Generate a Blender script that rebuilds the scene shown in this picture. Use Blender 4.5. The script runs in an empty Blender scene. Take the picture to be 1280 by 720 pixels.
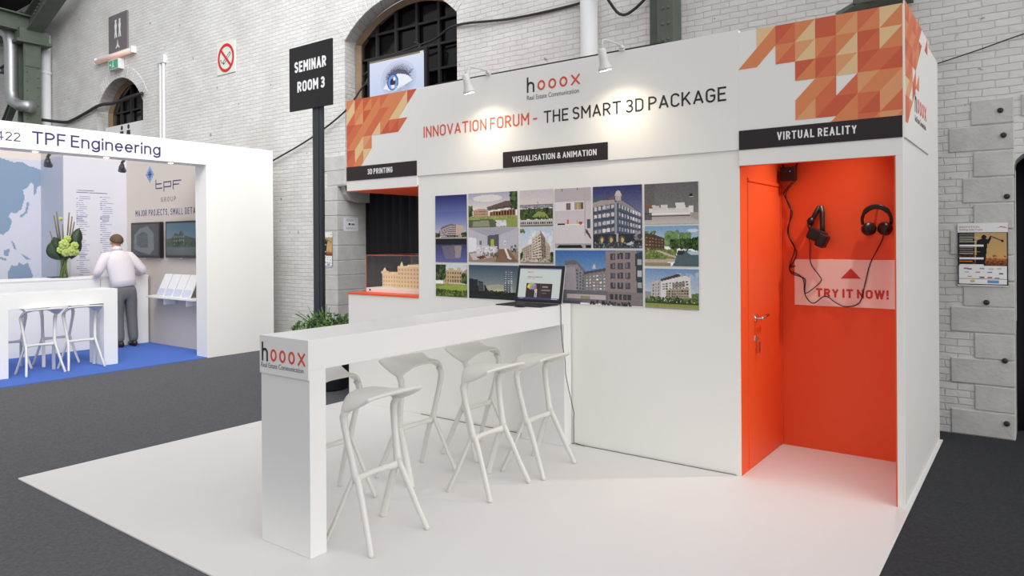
import bpy, bmesh, math, random
import numpy as np
from mathutils import Vector, Matrix
PI = math.pi
random.seed(7)
sc = bpy.context.scene
COL = sc.collection

# ------------------------------------------------------------------ camera
F = 887.93
cam_d = bpy.data.cameras.new('camera')
cam_d.sensor_width = 36.0
cam_d.lens = F / 1280 * 36.0
cam_d.shift_y = (299.86 - 360.0) / 1280
cam_d.clip_start = 0.05
cam_d.clip_end = 200
cam = bpy.data.objects.new('camera', cam_d)
COL.objects.link(cam)
yaw, roll = math.radians(36.591), math.radians(-0.375)
fw = Vector((-math.sin(yaw), math.cos(yaw), 0))
rt0 = Vector((math.cos(yaw), math.sin(yaw), 0))
up0 = rt0.cross(fw)
rt = math.cos(roll) * rt0 + math.sin(roll) * up0
up = -math.sin(roll) * rt0 + math.cos(roll) * up0
M = Matrix((rt, up, -fw)).transposed().to_4x4()
M.translation = Vector((0.6453, -4.7694, 1.61))
cam.matrix_world = M
sc.camera = cam

# ------------------------------------------------------------------ light and exposure
sc.view_settings.view_transform = 'Standard'
sc.view_settings.look = 'None'
sc.view_settings.gamma = 1.0
sc.view_settings.use_curve_mapping = False
sc.view_settings.exposure = 0.0
world = bpy.data.worlds.new('hall_daylight')
sc.world = world
world.use_nodes = True
wn, wl = world.node_tree.nodes, world.node_tree.links
bg = wn['Background']
wtc = wn.new('ShaderNodeTexCoord')
wsep = wn.new('ShaderNodeSeparateXYZ')
wl.new(wtc.outputs['Generated'], wsep.inputs[0])
wr = wn.new('ShaderNodeValToRGB')
wr.color_ramp.elements[0].position = 0.0
wr.color_ramp.elements[0].color = (0.64, 0.64, 0.65, 1)
wr.color_ramp.elements[1].position = 0.85
wr.color_ramp.elements[1].color = (0.92, 0.92, 0.95, 1)
wl.new(wsep.outputs['Z'], wr.inputs[0])
wl.new(wr.outputs[0], bg.inputs['Color'])
bg.inputs['Strength'].default_value = 0.80


def sun(name, direction, strength, angle, color=(1, 1, 1)):
    d = bpy.data.lights.new(name, 'SUN')
    d.energy = strength
    d.angle = math.radians(angle)
    d.color = color
    o = bpy.data.objects.new(name, d)
    COL.objects.link(o)
    o.rotation_euler = Vector(direction).to_track_quat('-Z', 'Y').to_euler()
    return o


sun('skylight', (-0.88, 0.20, -0.42), 1.72, 70, (1.0, 0.99, 0.985))


def area(name, loc, target, sx, sy, energy, spread, color=(1, 1, 1)):
    d = bpy.data.lights.new(name, 'AREA')
    d.spread = math.radians(spread)
    d.shape = 'RECTANGLE'
    d.size, d.size_y = sx, sy
    d.energy = energy
    d.color = color
    o = bpy.data.objects.new(name, d)
    COL.objects.link(o)
    o.location = loc
    o.rotation_euler = (Vector(target) - Vector(loc)).to_track_quat('-Z', 'Y').to_euler()
    return o


# added skylight fill, out of view, narrowed to brighten the left side
area('left_skylight_fill', (-3.5, -3.0, 9.5), (-11, 1.2, 3.4), 6, 6, 250, 84)


def spot(name, loc, target, energy, size, blend=0.8, color=(1, 0.85, 0.62), radius=0.02):
    d = bpy.data.lights.new(name, 'SPOT')
    d.energy = energy
    d.spot_size = math.radians(size)
    d.spot_blend = blend
    d.color = color
    d.shadow_soft_size = radius
    o = bpy.data.objects.new(name, d)
    COL.objects.link(o)
    o.location = loc
    o.rotation_euler = (Vector(target) - Vector(loc)).to_track_quat('-Z', 'Y').to_euler()
    return o


# ------------------------------------------------------------------ materials
def s2l(c):
    return tuple(((v / 12.92) if v <= 0.04045 else ((v + 0.055) / 1.055) ** 2.4) for v in [x / 255 for x in c])


def mat(name, rgb, rough=0.55, metal=0.0, var=0.03, nscale=8.0, bump=0.0, bscale=60.0, emit=0.0, spec=0.5, lin=False):
    m = bpy.data.materials.new(name)
    m.use_nodes = True
    n, l = m.node_tree.nodes, m.node_tree.links
    b = n['Principled BSDF']
    c = rgb if lin else s2l(rgb)
    tc = n.new('ShaderNodeTexCoord')
    nz = n.new('ShaderNodeTexNoise')
    nz.inputs['Scale'].default_value = nscale
    nz.inputs['Detail'].default_value = 4
    l.new(tc.outputs['Object'], nz.inputs['Vector'])
    mx = n.new('ShaderNodeMix')
    mx.data_type = 'RGBA'
    mx.inputs['A'].default_value = (*[max(0, v * (1 - var)) for v in c], 1)
    mx.inputs['B'].default_value = (*[min(1, v * (1 + var)) for v in c], 1)
    l.new(nz.outputs['Fac'], mx.inputs['Factor'])
    l.new(mx.outputs['Result'], b.inputs['Base Color'])
    b.inputs['Roughness'].default_value = rough
    b.inputs['Metallic'].default_value = metal
    b.inputs['Specular IOR Level'].default_value = spec
    if bump:
        nb = n.new('ShaderNodeTexNoise')
        nb.inputs['Scale'].default_value = bscale
        nb.inputs['Detail'].default_value = 3
        l.new(tc.outputs['Object'], nb.inputs['Vector'])
        bp = n.new('ShaderNodeBump')
        bp.inputs['Strength'].default_value = bump
        bp.inputs['Distance'].default_value = 0.01
        l.new(nb.outputs['Fac'], bp.inputs['Height'])
        l.new(bp.outputs['Normal'], b.inputs['Normal'])
    if emit:
        l.new(mx.outputs['Result'], b.inputs['Emission Color'])
        b.inputs['Emission Strength'].default_value = emit
    return m


def paint_mat(name, rough=0.5, emit=0.0, spec=0.3):
    m = bpy.data.materials.new(name)
    m.use_nodes = True
    n, l = m.node_tree.nodes, m.node_tree.links
    b = n['Principled BSDF']
    a = n.new('ShaderNodeVertexColor')
    a.layer_name = 'ink'
    b.inputs['Roughness'].default_value = rough
    b.inputs['Specular IOR Level'].default_value = spec
    if emit:
        b.inputs['Base Color'].default_value = (0.02, 0.02, 0.02, 1)
        l.new(a.outputs['Color'], b.inputs['Emission Color'])
        b.inputs['Emission Strength'].default_value = emit
    else:
        l.new(a.outputs['Color'], b.inputs['Base Color'])
    return m


def brick_mat():
    m = bpy.data.materials.new('whitewashed_brick')
    m.use_nodes = True
    n, l = m.node_tree.nodes, m.node_tree.links
    b = n['Principled BSDF']
    tc = n.new('ShaderNodeTexCoord')
    sp = n.new('ShaderNodeSeparateXYZ')
    l.new(tc.outputs['Object'], sp.inputs[0])
    ad = n.new('ShaderNodeMath')
    l.new(sp.outputs['X'], ad.inputs[0])
    l.new(sp.outputs['Y'], ad.inputs[1])
    cb = n.new('ShaderNodeCombineXYZ')
    l.new(ad.outputs[0], cb.inputs['X'])
    l.new(sp.outputs['Z'], cb.inputs['Y'])
    # hand-laid wobble
    nw = n.new('ShaderNodeTexNoise')
    nw.inputs['Scale'].default_value = 5.0
    nw.inputs['Detail'].default_value = 2
    l.new(cb.outputs[0], nw.inputs['Vector'])
    vm = n.new('ShaderNodeVectorMath')
    vm.operation = 'MULTIPLY_ADD'
    l.new(nw.outputs['Color'], vm.inputs[0])
    vm.inputs[1].default_value = (0.045, 0.026, 0)
    l.new(cb.outputs[0], vm.inputs[2])
    br = n.new('ShaderNodeTexBrick')
    l.new(vm.outputs[0], br.inputs['Vector'])
    br.inputs['Scale'].default_value = 1.0
    br.inputs['Brick Width'].default_value = 0.180
    br.inputs['Row Height'].default_value = 0.060
    br.inputs['Mortar Size'].default_value = 0.006
    br.inputs['Mortar Smooth'].default_value = 0.6
    br.inputs['Color1'].default_value = (0.76, 0.755, 0.735, 1)
    br.inputs['Color2'].default_value = (0.83, 0.83, 0.81, 1)
    br.inputs['Mortar'].default_value = (0.665, 0.655, 0.64, 1)
    n2 = n.new('ShaderNodeTexNoise')
    n2.inputs['Scale'].default_value = 1.3
    n2.inputs['Detail'].default_value = 6
    l.new(cb.outputs[0], n2.inputs['Vector'])
    rp = n.new('ShaderNodeValToRGB')
    rp.color_ramp.elements[0].position = 0.3
    rp.color_ramp.elements[0].color = (0.86, 0.85, 0.83, 1)
    rp.color_ramp.elements[1].position = 0.6
    rp.color_ramp.elements[1].color = (1, 1, 1, 1)
    l.new(n2.outputs['Fac'], rp.inputs[0])
    mx = n.new('ShaderNodeMix')
    mx.data_type = 'RGBA'
    mx.blend_type = 'MULTIPLY'
    mx.inputs['Factor'].default_value = 1
    l.new(br.outputs['Color'], mx.inputs['A'])
    l.new(rp.outputs[0], mx.inputs['B'])
    # chips in the paint
    n4 = n.new('ShaderNodeTexNoise')
    n4.inputs['Scale'].default_value = 9.0
    n4.inputs['Detail'].default_value = 5
    l.new(cb.outputs[0], n4.inputs['Vector'])
    rc = n.new('ShaderNodeValToRGB')
    rc.color_ramp.elements[0].position = 0.27
    rc.color_ramp.elements[0].color = (0.45, 0.42, 0.40, 1)
    rc.color_ramp.elements[1].position = 0.31
    rc.color_ramp.elements[1].color = (1, 1, 1, 1)
    l.new(n4.outputs['Fac'], rc.inputs[0])
    m2 = n.new('ShaderNodeMix')
    m2.data_type = 'RGBA'
    m2.blend_type = 'MULTIPLY'
    m2.inputs['Factor'].default_value = 1
    l.new(mx.outputs['Result'], m2.inputs['A'])
    l.new(rc.outputs[0], m2.inputs['B'])
    l.new(m2.outputs['Result'], b.inputs['Base Color'])
    b.inputs['Roughness'].default_value = 0.7
    n3 = n.new('ShaderNodeTexNoise')
    n3.inputs['Scale'].default_value = 22
    n3.inputs['Detail'].default_value = 4
    l.new(cb.outputs[0], n3.inputs['Vector'])
    h = n.new('ShaderNodeMath')
    h.operation = 'MULTIPLY_ADD'
    l.new(br.outputs['Fac'], h.inputs[0])
    h.inputs[1].default_value = -1.0
    h2 = n.new('ShaderNodeMath')
    h2.operation = 'MULTIPLY'
    l.new(n3.outputs['Fac'], h2.inputs[0])
    h2.inputs[1].default_value = 0.9
    l.new(h2.outputs[0], h.inputs[2])
    bp = n.new('ShaderNodeBump')
    bp.inputs['Strength'].default_value = 0.6
    bp.inputs['Distance'].default_value = 0.010
    l.new(h.outputs[0], bp.inputs['Height'])
    l.new(bp.outputs['Normal'], b.inputs['Normal'])
    return m


def carpet_mat(name, rgb, var=0.25):
    m = mat(name, rgb, rough=0.95, var=var, nscale=55, bump=0.35, bscale=300, spec=0.1)
    return m


def glass_mat(name, tint=(1, 1, 1), gloss=0.06):
    m = bpy.data.materials.new(name)
    m.use_nodes = True
    n, l = m.node_tree.nodes, m.node_tree.links
    n.remove(n['Principled BSDF'])
    t = n.new('ShaderNodeBsdfTransparent')
    t.inputs[0].default_value = (*tint, 1)
    g = n.new('ShaderNodeBsdfGlossy')
    g.inputs['Roughness'].default_value = 0.03
    lw = n.new('ShaderNodeLayerWeight')
    lw.inputs['Blend'].default_value = 0.5
    pw = n.new('ShaderNodeMath')
    pw.operation = 'POWER'
    l.new(lw.outputs['Facing'], pw.inputs[0])
    pw.inputs[1].default_value = 4.0
    f = n.new('ShaderNodeMath')
    f.operation = 'MULTIPLY_ADD'
    l.new(pw.outputs[0], f.inputs[0])
    f.inputs[1].default_value = 0.35
    f.inputs[2].default_value = 0.03
    mx = n.new('ShaderNodeMixShader')
    l.new(f.outputs[0], mx.inputs[0])
    l.new(t.outputs[0], mx.inputs[1])
    l.new(g.outputs[0], mx.inputs[2])
    l.new(mx.outputs[0], n['Material Output'].inputs[0])
    return m


MT = dict(
    white=mat('white_panel', (245, 243, 238), 0.5, var=0.012, nscale=2),
    bar=mat('white_laminate', (236, 236, 234), 0.4, var=0.01, nscale=2),
    vinyl=mat('white_vinyl_floor', (228, 226, 224), 0.55, var=0.02, nscale=3, spec=0.3),
    orange=mat('orange_paint', (243, 94, 42), 0.5, var=0.02, nscale=3),
    plastic=mat('white_plastic', (222, 221, 216), 0.42, var=0.01),
    black=mat('black_plastic', (24, 23, 25), 0.4),
    blackm=mat('black_label', (38, 24, 27), 0.5, var=0.02),
    drape=mat('black_drape', (20, 18, 24), 0.9, var=0.15, nscale=4),
    red=mat('red_print', (222, 84, 58), 0.5, var=0.01),
    ink=mat('dark_print', (38, 30, 34), 0.5, var=0.01),
    greyink=mat('grey_print', (120, 116, 118), 0.5, var=0.01),
    pink=mat('pale_pink_film', (255, 242, 234), 0.5, var=0.01),
    redtxt=mat('brick_red_print', (205, 66, 52), 0.5, var=0.01),
    steel=mat('brushed_steel', (190, 190, 192), 0.3, 1.0),
    chrome=mat('chrome', (225, 225, 225), 0.15, 1.0),
    green=mat('green_painted_steel', (88, 98, 87), 0.6, var=0.3, nscale=5, bump=0.2, bscale=30),
    duct=mat('galvanised_duct', (170, 172, 174), 0.42, 0.7, var=0.15, nscale=12),
    pipe=mat('white_pipe', (224, 225, 226), 0.5),
    navy=mat('navy_print', (52, 46, 104), 0.5, var=0.01),
    blue=carpet_mat('blue_carpet', (86, 118, 196), 0.08),
    carpet=carpet_mat('grey_carpet', (98, 98, 102), 0.4),
    dcarpet=carpet_mat('anthracite_carpet', (62, 63, 67), 0.4),
    stone=mat('grey_stone', (204, 203, 199), 0.8, var=0.2, nscale=6, bump=0.5, bscale=25),
    brick=brick_mat(),
    brown=mat('weathered_wood', (140, 116, 92), 0.7, var=0.25, nscale=9),
    iron=mat('dark_iron', (48, 46, 48), 0.6),
    void=mat('dark_interior', (14, 12, 13), 0.9),
    darkglass=mat('dark_window_glass', (10, 10, 12), 0.12, spec=0.4),
    cream=mat('cream_wall', (206, 197, 188), 0.6, var=0.02, nscale=2),
    grey=mat('grey_sign', (116, 112, 114), 0.6),
    leaf=mat('leaf_green', (92, 132, 62), 0.6, var=0.35, nscale=14),
    leafd=mat('dark_leaf', (36, 56, 34), 0.5, var=0.3, nscale=14),
    lime=mat('lime_flower', (170, 188, 100), 0.6, var=0.2, nscale=20),
    stem=mat('stem_green', (110, 122, 70), 0.6, var=0.2),
    stick=mat('dry_stick', (112, 104, 74), 0.7),
    skin=mat('skin', (222, 168, 142), 0.55),
    hair=mat('brown_hair', (98, 76, 54), 0.8, var=0.3, nscale=40),
    shirt=mat('pale_shirt', (232, 224, 226), 0.8, var=0.03, nscale=12, bump=0.3, bscale=14),
    trousers=mat('grey_trousers', (112, 110, 110), 0.85, var=0.1, nscale=20, bump=0.3, bscale=14),
    shoe=mat('dark_brown_leather', (52, 36, 30), 0.4),
    lampglow=mat('lamp_glow', (255, 238, 205), 0.4, emit=9.0),
    tubeglow=mat('tube_diffuser', (238, 202, 186), 0.5, emit=0.25),
    glass=glass_mat('clear_acrylic'),
    vaseglass=glass_mat('vase_glass', (0.90, 0.95, 0.90)),
    model=mat('cream_model', (248, 226, 186), 0.6, var=0.04),
    modelwin=mat('model_window', (226, 186, 128), 0.6),
    caseedge=mat('orange_lit_edge_colour', (206, 110, 84), 0.4),
    print=paint_mat('ink_print'),
    screen=paint_mat('lit_screen', 0.25, emit=1.0),
    lapscreen=paint_mat('laptop_screen', 0.25, emit=0.80),
    dimscreen=paint_mat('dim_screen', 0.15, emit=0.55),
    padding=mat('paper_white', (242, 242, 240), 0.6),
    redsign=mat('red_sign_paint', (214, 34, 40), 0.5),
    pale=mat('pale_green_film', (226, 236, 222), 0.5),
    signgreen=mat('exit_green', (70, 160, 120), 0.4, emit=0.2),
    stage=mat('charcoal_post', (58, 62, 68), 0.45, 0.3),
    signblack=mat('black_sign_board', (18, 18, 20), 0.5),
    signwhite=mat('white_lettering', (244, 244, 244), 0.5, var=0.0),
    tinycell=mat('spot_grey', (120, 120, 120), 0.35, 0.6),
    tan=mat('tan_print', (240, 203, 152), 0.5, var=0.01),
    lightorange=mat('light_orange_print', (236, 164, 114), 0.5, var=0.01),
    midorange=mat('mid_orange_print', (230, 140, 88), 0.5, var=0.01),
    redorange=mat('red_orange_print', (223, 114, 74), 0.5, var=0.01),
    deeporange=mat('deep_orange_print', (213, 96, 64), 0.5, var=0.01),
    lblue=mat('logo_blue', (120, 160, 215), 0.5),
    dblue=mat('logo_dark_blue', (44, 60, 130), 0.5),
)


# ------------------------------------------------------------------ mesh builder
class MB:
    def __init__(s):
        s.v, s.f, s.m, s.cur = [], [], [], 0

    def mi(s, i):
        s.cur = i
        return s

    def add(s, vs, fs):
        o = len(s.v)
        s.v += [tuple(p) for p in vs]
        for f in fs:
            s.f.append([o + i for i in f])
            s.m.append(s.cur)
        return s

    def box(s, x0, x1, y0, y1, z0, z1):
        return s.add([(x0, y0, z0), (x1, y0, z0), (x1, y1, z0), (x0, y1, z0), (x0, y0, z1), (x1, y0, z1), (x1, y1, z1), (x0, y1, z1)],
                     [(0, 3, 2, 1), (4, 5, 6, 7), (0, 1, 5, 4), (1, 2, 6, 5), (2, 3, 7, 6), (3, 0, 4, 7)])

    def obox(s, c, ax, ay, az):
        c, ax, ay, az = map(Vector, (c, ax, ay, az))
        p = [c + ax * i + ay * j + az * k for k in (-1, 1) for j, i in ((-1, -1), (-1, 1), (1, 1), (1, -1))]
        return s.add(p, [(0, 3, 2, 1), (4, 5, 6, 7), (0, 1, 5, 4), (1, 2, 6, 5), (2, 3, 7, 6), (3, 0, 4, 7)])

    def prism(s, pts, n):
        """polygon pts (3D, planar) extruded by vector n"""
        n = Vector(n)
        k = len(pts)
        a = [Vector(p) for p in pts]
        vs = a + [p + n for p in a]
        fs = [tuple(range(k - 1, -1, -1)), tuple(range(k, 2 * k))]
        fs += [(i, (i + 1) % k, k + (i + 1) % k, k + i) for i in range(k)]
        return s.add(vs, fs)

    def tube(s, pts, r, seg=8, caps=True, flat=1.0, ref=(0, 0, 1)):
        """swept tube; r scalar or list; each r may be (a, b)"""
        P = [Vector(p) for p in pts]
        k = len(P)
        rs = r if isinstance(r, (list, tuple)) and len(r) == k else [r] * k
        rings = []
        prev = None
        for i in range(k):
            d = (P[min(i + 1, k - 1)] - P[max(i - 1, 0)])
            if d.length < 1e-9:
                d = Vector((0, 0, 1))
            d.normalize()
            if prev is None:
                rf = Vector(ref)
                if abs(d.dot(rf)) > 0.95:
                    rf = Vector((1, 0, 0)) if abs(d.x) < 0.9 else Vector((0, 1, 0))
                a = (rf - d * d.dot(rf)).normalized()
            else:
                a = (prev - d * d.dot(prev)).normalized()
            prev = a
            b = d.cross(a)
            q = rs[i]
            ra, rb = q if isinstance(q, (tuple, list)) else (q, q * flat)
            rings.append([P[i] + a * ra * math.cos(2 * PI * j / seg) + b * rb * math.sin(2 * PI * j / seg) for j in range(seg)])
        vs = [p for rg in rings for p in rg]
        fs = []
        for i in range(k - 1):
            for j in range(seg):
                j2 = (j + 1) % seg
                fs.append((i * seg + j, i * seg + j2, (i + 1) * seg + j2, (i + 1) * seg + j))
        if caps:
            fs.append(tuple(range(seg - 1, -1, -1)))
            fs.append(tuple((k - 1) * seg + j for j in range(seg)))
        return s.add(vs, fs)

    def lathe(s, c, prof, seg=20, axis='z', caps=True):
        """prof: list of (radius, height) along axis from centre c"""
        vs = []
        for r, h in prof:
            for j in range(seg):
                t = 2 * PI * j / seg
                u, w = r * math.cos(t), r * math.sin(t)
                vs.append({'z': (c[0] + u, c[1] + w, c[2] + h), 'y': (c[0] + u, c[1] + h, c[2] - w), 'x': (c[0] + h, c[1] + u, c[2] + w)}[axis])
        k = len(prof)
        fs = [(i * seg + j, i * seg + (j + 1) % seg, (i + 1) * seg + (j + 1) % seg, (i + 1) * seg + j) for i in range(k - 1) for j in range(seg)]
        if caps:
            fs.append(tuple(range(seg - 1, -1, -1)))
            fs.append(tuple((k - 1) * seg + j for j in range(seg)))
        return s.add(vs, fs)

    def sphere(s, c, r, seg=12, rings=8, sc_=(1, 1, 1)):
        vs = []
        for i in range(rings + 1):
            t = PI * i / rings
            for j in range(seg):
                u = 2 * PI * j / seg
                vs.append((c[0] + r * sc_[0] * math.sin(t) * math.cos(u), c[1] + r * sc_[1] * math.sin(t) * math.sin(u), c[2] - r * sc_[2] * math.cos(t)))
        fs = [(i * seg + j, i * seg + (j + 1) % seg, (i + 1) * seg + (j + 1) % seg, (i + 1) * seg + j) for i in range(rings) for j in range(seg)]
        return s.add(vs, fs)

    def grid(s, fn, nu, nv):
        vs = [fn(i / nu, j / nv) for j in range(nv + 1) for i in range(nu + 1)]
        w = nu + 1
        return s.add(vs, [(j * w + i, j * w + i + 1, (j + 1) * w + i + 1, (j + 1) * w + i) for j in range(nv) for i in range(nu)])

    def build(s, name, mats, parent=None, smooth=False, bevel=0.0, local=False, sub=0, solid=0.0, merge=True):
        if not isinstance(mats, (list, tuple)):
            mats = [mats]
        me = bpy.data.meshes.new(name)
        off = Vector((0, 0, 0)) if (local or parent is None) else wloc(parent)
        me.from_pydata([tuple(Vector(p) - off) for p in s.v], [], s.f)
        for m_ in mats:
            me.materials.append(m_)
        me.polygons.foreach_set('material_index', s.m)
        if merge:
            bm = bmesh.new()
            bm.from_mesh(me)
            bmesh.ops.remove_doubles(bm, verts=bm.verts, dist=1e-5)
            bmesh.ops.recalc_face_normals(bm, faces=bm.faces)
            bm.to_mesh(me)
            bm.free()
        if smooth:
            me.polygons.foreach_set('use_smooth', [True] * len(me.polygons))
        o = bpy.data.objects.new(name, me)
        COL.objects.link(o)
        if parent is not None:
            o.parent = parent
        if solid:
            md = o.modifiers.new('thickness', 'SOLIDIFY')
            md.thickness = solid
            md.offset = -1
        if bevel:
            md = o.modifiers.new('bevel', 'BEVEL')
            md.width = bevel
            md.segments = 2
            md.limit_method = 'ANGLE'
            md.angle_limit = math.radians(40)
        if sub:
            md = o.modifiers.new('subdivision', 'SUBSURF')
            md.levels = sub
            md.render_levels = sub
        return o


def wloc(o):
    p = Vector((0, 0, 0))
    while o is not None:
        p += o.location
        o = o.parent
    return p


def tag(o, label, cat, group=None, kind=None):
    if label:
        o['label'] = label
    if cat:
        o['category'] = cat
    if group:
        o['group'] = group
    if kind:
        o['kind'] = kind
    return o


def thing(name, loc, label, cat, group=None, rz=0.0):
    o = bpy.data.objects.new(name, None)
    COL.objects.link(o)
    o.empty_display_size = 0.1
    o.location = loc
    o.rotation_euler = (0, 0, rz)
    return tag(o, label, cat, group)


def struct(o, label=None):
    o['kind'] = 'structure'
    if label:
        o['label'] = label
        o['category'] = 'structure'
    return o


def copy_tree(o, parent=None):
    c = o.copy()
    COL.objects.link(c)
    if parent is not None:
        c.parent = parent
    for ch in list(o.children):
        copy_tree(ch, c)
    return c


def lettering(txt, m, parent, P, U, V, w, h, depth=0.0012, offset=0.0, name='lettering', space=1.0, align='LEFT', line=1.0):
    """text scaled to fill the box w x h whose lower-left corner is P; U right, V up"""
    cu = bpy.data.curves.new('txt', 'FONT')
    cu.body = txt
    cu.size = 1.0
    cu.extrude = 0.0
    cu.offset = offset
    cu.space_character = space
    cu.align_x = align
    cu.space_line = line
    to = bpy.data.objects.new('txt', cu)
    COL.objects.link(to)
    dg = bpy.context.evaluated_depsgraph_get()
    me = bpy.data.meshes.new_from_object(to.evaluated_get(dg))
    bpy.data.objects.remove(to)
    bpy.data.curves.remove(cu)
    xs = [v.co.x for v in me.vertices]
    ys = [v.co.y for v in me.vertices]
    x0, x1, y0, y1 = min(xs), max(xs), min(ys), max(ys)
    P, U, V = Vector(P), Vector(U).normalized(), Vector(V).normalized()
    N = U.cross(V)
    off = wloc(parent)
    bm = bmesh.new()
    bm.from_mesh(me)
    bpy.data.meshes.remove(me)
    for v in bm.verts:
        v.co = P + U * ((v.co.x - x0) / (x1 - x0) * w) + V * ((v.co.y - y0) / (y1 - y0) * h) - off
    if depth:
        r = bmesh.ops.extrude_face_region(bm, geom=bm.faces[:])
        bmesh.ops.translate(bm, verts=[g for g in r['geom'] if isinstance(g, bmesh.types.BMVert)], vec=N * depth)
        bmesh.ops.recalc_face_normals(bm, faces=bm.faces)
    me = bpy.data.meshes.new(name)
    bm.to_mesh(me)
    bm.free()
    me.materials.append(m)
    o = bpy.data.objects.new(name, me)
    COL.objects.link(o)
    o.parent = parent
    return o


def arc(cx, cy, rx, ry, a0, a1, n=9):
    return [(cx + rx * math.cos(math.radians(a0 + (a1 - a0) * i / n)), cy + ry * math.sin(math.radians(a0 + (a1 - a0) * i / n))) for i in range(n + 1)]


GL = {
    'A': (.50, [[(0, 0), (.25, 1), (.50, 0)], [(.085, .29), (.415, .29)]]),
    'C': (.42, [arc(.22, .74, .22, .26, 15, 180) + arc(.22, .26, .22, .26, 180, 345)]),
    'D': (.43, [[(.18, 0), (0, 0), (0, 1), (.18, 1)] + arc(.18, .74, .25, .26, 90, 0)[1:] + arc(.18, .26, .25, .26, 0, -90)]),
    'E': (.37, [[(.37, 1), (0, 1), (0, 0), (.37, 0)], [(0, .52), (.32, .52)]]),
    'F': (.36, [[(.36, 1), (0, 1), (0, 0)], [(0, .49), (.32, .49)]]),
    'G': (.44, [arc(.22, .74, .22, .26, 15, 180) + arc(.22, .26, .22, .26, 180, 360) + [(.44, .47), (.25, .47)]]),
    'H': (.45, [[(0, 0), (0, 1)], [(.45, 0), (.45, 1)], [(0, .52), (.45, .52)]]),
    'I': (0, [[(0, 0), (0, 1)]]),
    'J': (.28, [[(.28, 1), (.28, .2)] + arc(.12, .2, .16, .2, 0, -150)]),
    'K': (.45, [[(0, 0), (0, 1)], [(.42, 1), (0, .34)], [(.16, .58), (.45, 0)]]),
    'L': (.36, [[(0, 1), (0, 0), (.36, 0)]]),
    'M': (.56, [[(0, 0), (0, 1), (.28, .38), (.56, 1), (.56, 0)]]),
    'N': (.46, [[(0, 0), (0, 1), (.46, 0), (.46, 1)]]),
    'O': (.46, [arc(.23, .75, .23, .25, 180, 0) + arc(.23, .25, .23, .25, 0, -180) + [(0, .75)]]),
    'P': (.42, [[(0, 0), (0, 1), (.17, 1)] + arc(.17, .735, .25, .265, 90, -90)[1:] + [(0, .47)]]),
    'R': (.43, [[(0, 0), (0, 1), (.17, 1)] + arc(.17, .735, .25, .265, 90, -90)[1:] + [(0, .47)], [(.2, .47), (.43, 0)]]),
    'S': (.40, [arc(.2, .755, .2, .245, 25, 270) + arc(.2, .255, .205, .255, 90, -150)[1:]]),
    'T': (.46, [[(0, 1), (.46, 1)], [(.23, 1), (.23, 0)]]),
    'U': (.44, [[(0, 1), (0, .25)] + arc(.22, .25, .22, .25, 180, 360) + [(.44, 1)]]),
    'V': (.48, [[(0, 1), (.24, 0), (.48, 1)]]),
    'W': (.74, [[(0, 1), (.185, 0), (.37, 1), (.555, 0), (.74, 1)]]),
    'Y': (.46, [[(0, 1), (.23, .44), (.46, 1)], [(.23, .44), (.23, 0)]]),
    '2': (.40, [arc(.2, .76, .2, .24, 165, -25) + [(0, 0), (.41, 0)]]),
    '3': (.39, [arc(.18, .755, .19, .245, 150, -90) + arc(.18, .255, .21, .255, 90, -150)[1:]]),
    '4': (.46, [[(.34, 0), (.34, 1), (0, .28), (.46, .28)]]),
    '&': (.52, [[(.52, 0), (.13, .66)] + arc(.25, .81, .14, .19, 205, -25) + [(.12, .44)] + arc(.22, .23, .22, .23, 135, 335) + [(.5, .44)]]),
    '-': (.22, [[(0, .42), (.22, .42)]]),
    '!': (0, [[(0, 1), (0, .46)], [(0, .05), (0, 0)]]),
    ',': (.03, [[(.03, .06), (0, -.14)]]),
    'e': (.40, [[(.01, .37), (.40, .37)] + arc(.20, .36, .20, .36, 0, 318)]),
    'n': (.36, [[(0, 0), (0, .72)], [(0, .4)] + arc(.18, .50, .18, .22, 180, 0) + [(.36, 0)]]),
    'g': (.40, [arc(.20, .36, .20, .36, 0, 360, 16), [(.40, .72), (.40, -.05)] + arc(.20, -.06, .20, .21, 0, -155)]),
    'i': (0, [[(0, 0), (0, .66)], [(0, .93), (0, 1)]]),
    'r': (.20, [[(0, 0), (0, .72)], [(0, .4)] + arc(.19, .48, .19, .24, 180, 85)]),
}


def split_sharp(lines):
    out = []
    for ln in lines:
        cur = [ln[0]]
        for i in range(1, len(ln)):
            cur.append(ln[i])
            if i < len(ln) - 1:
                a = Vector(ln[i]) - Vector(ln[i - 1])
                c = Vector(ln[i + 1]) - Vector(ln[i])
                if a.length > 1e-6 and c.length > 1e-6 and a.normalized().dot(c.normalized()) < -.15:
                    out.append(cur)
                    cur = [ln[i]]
        out.append(cur)
    return out


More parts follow.
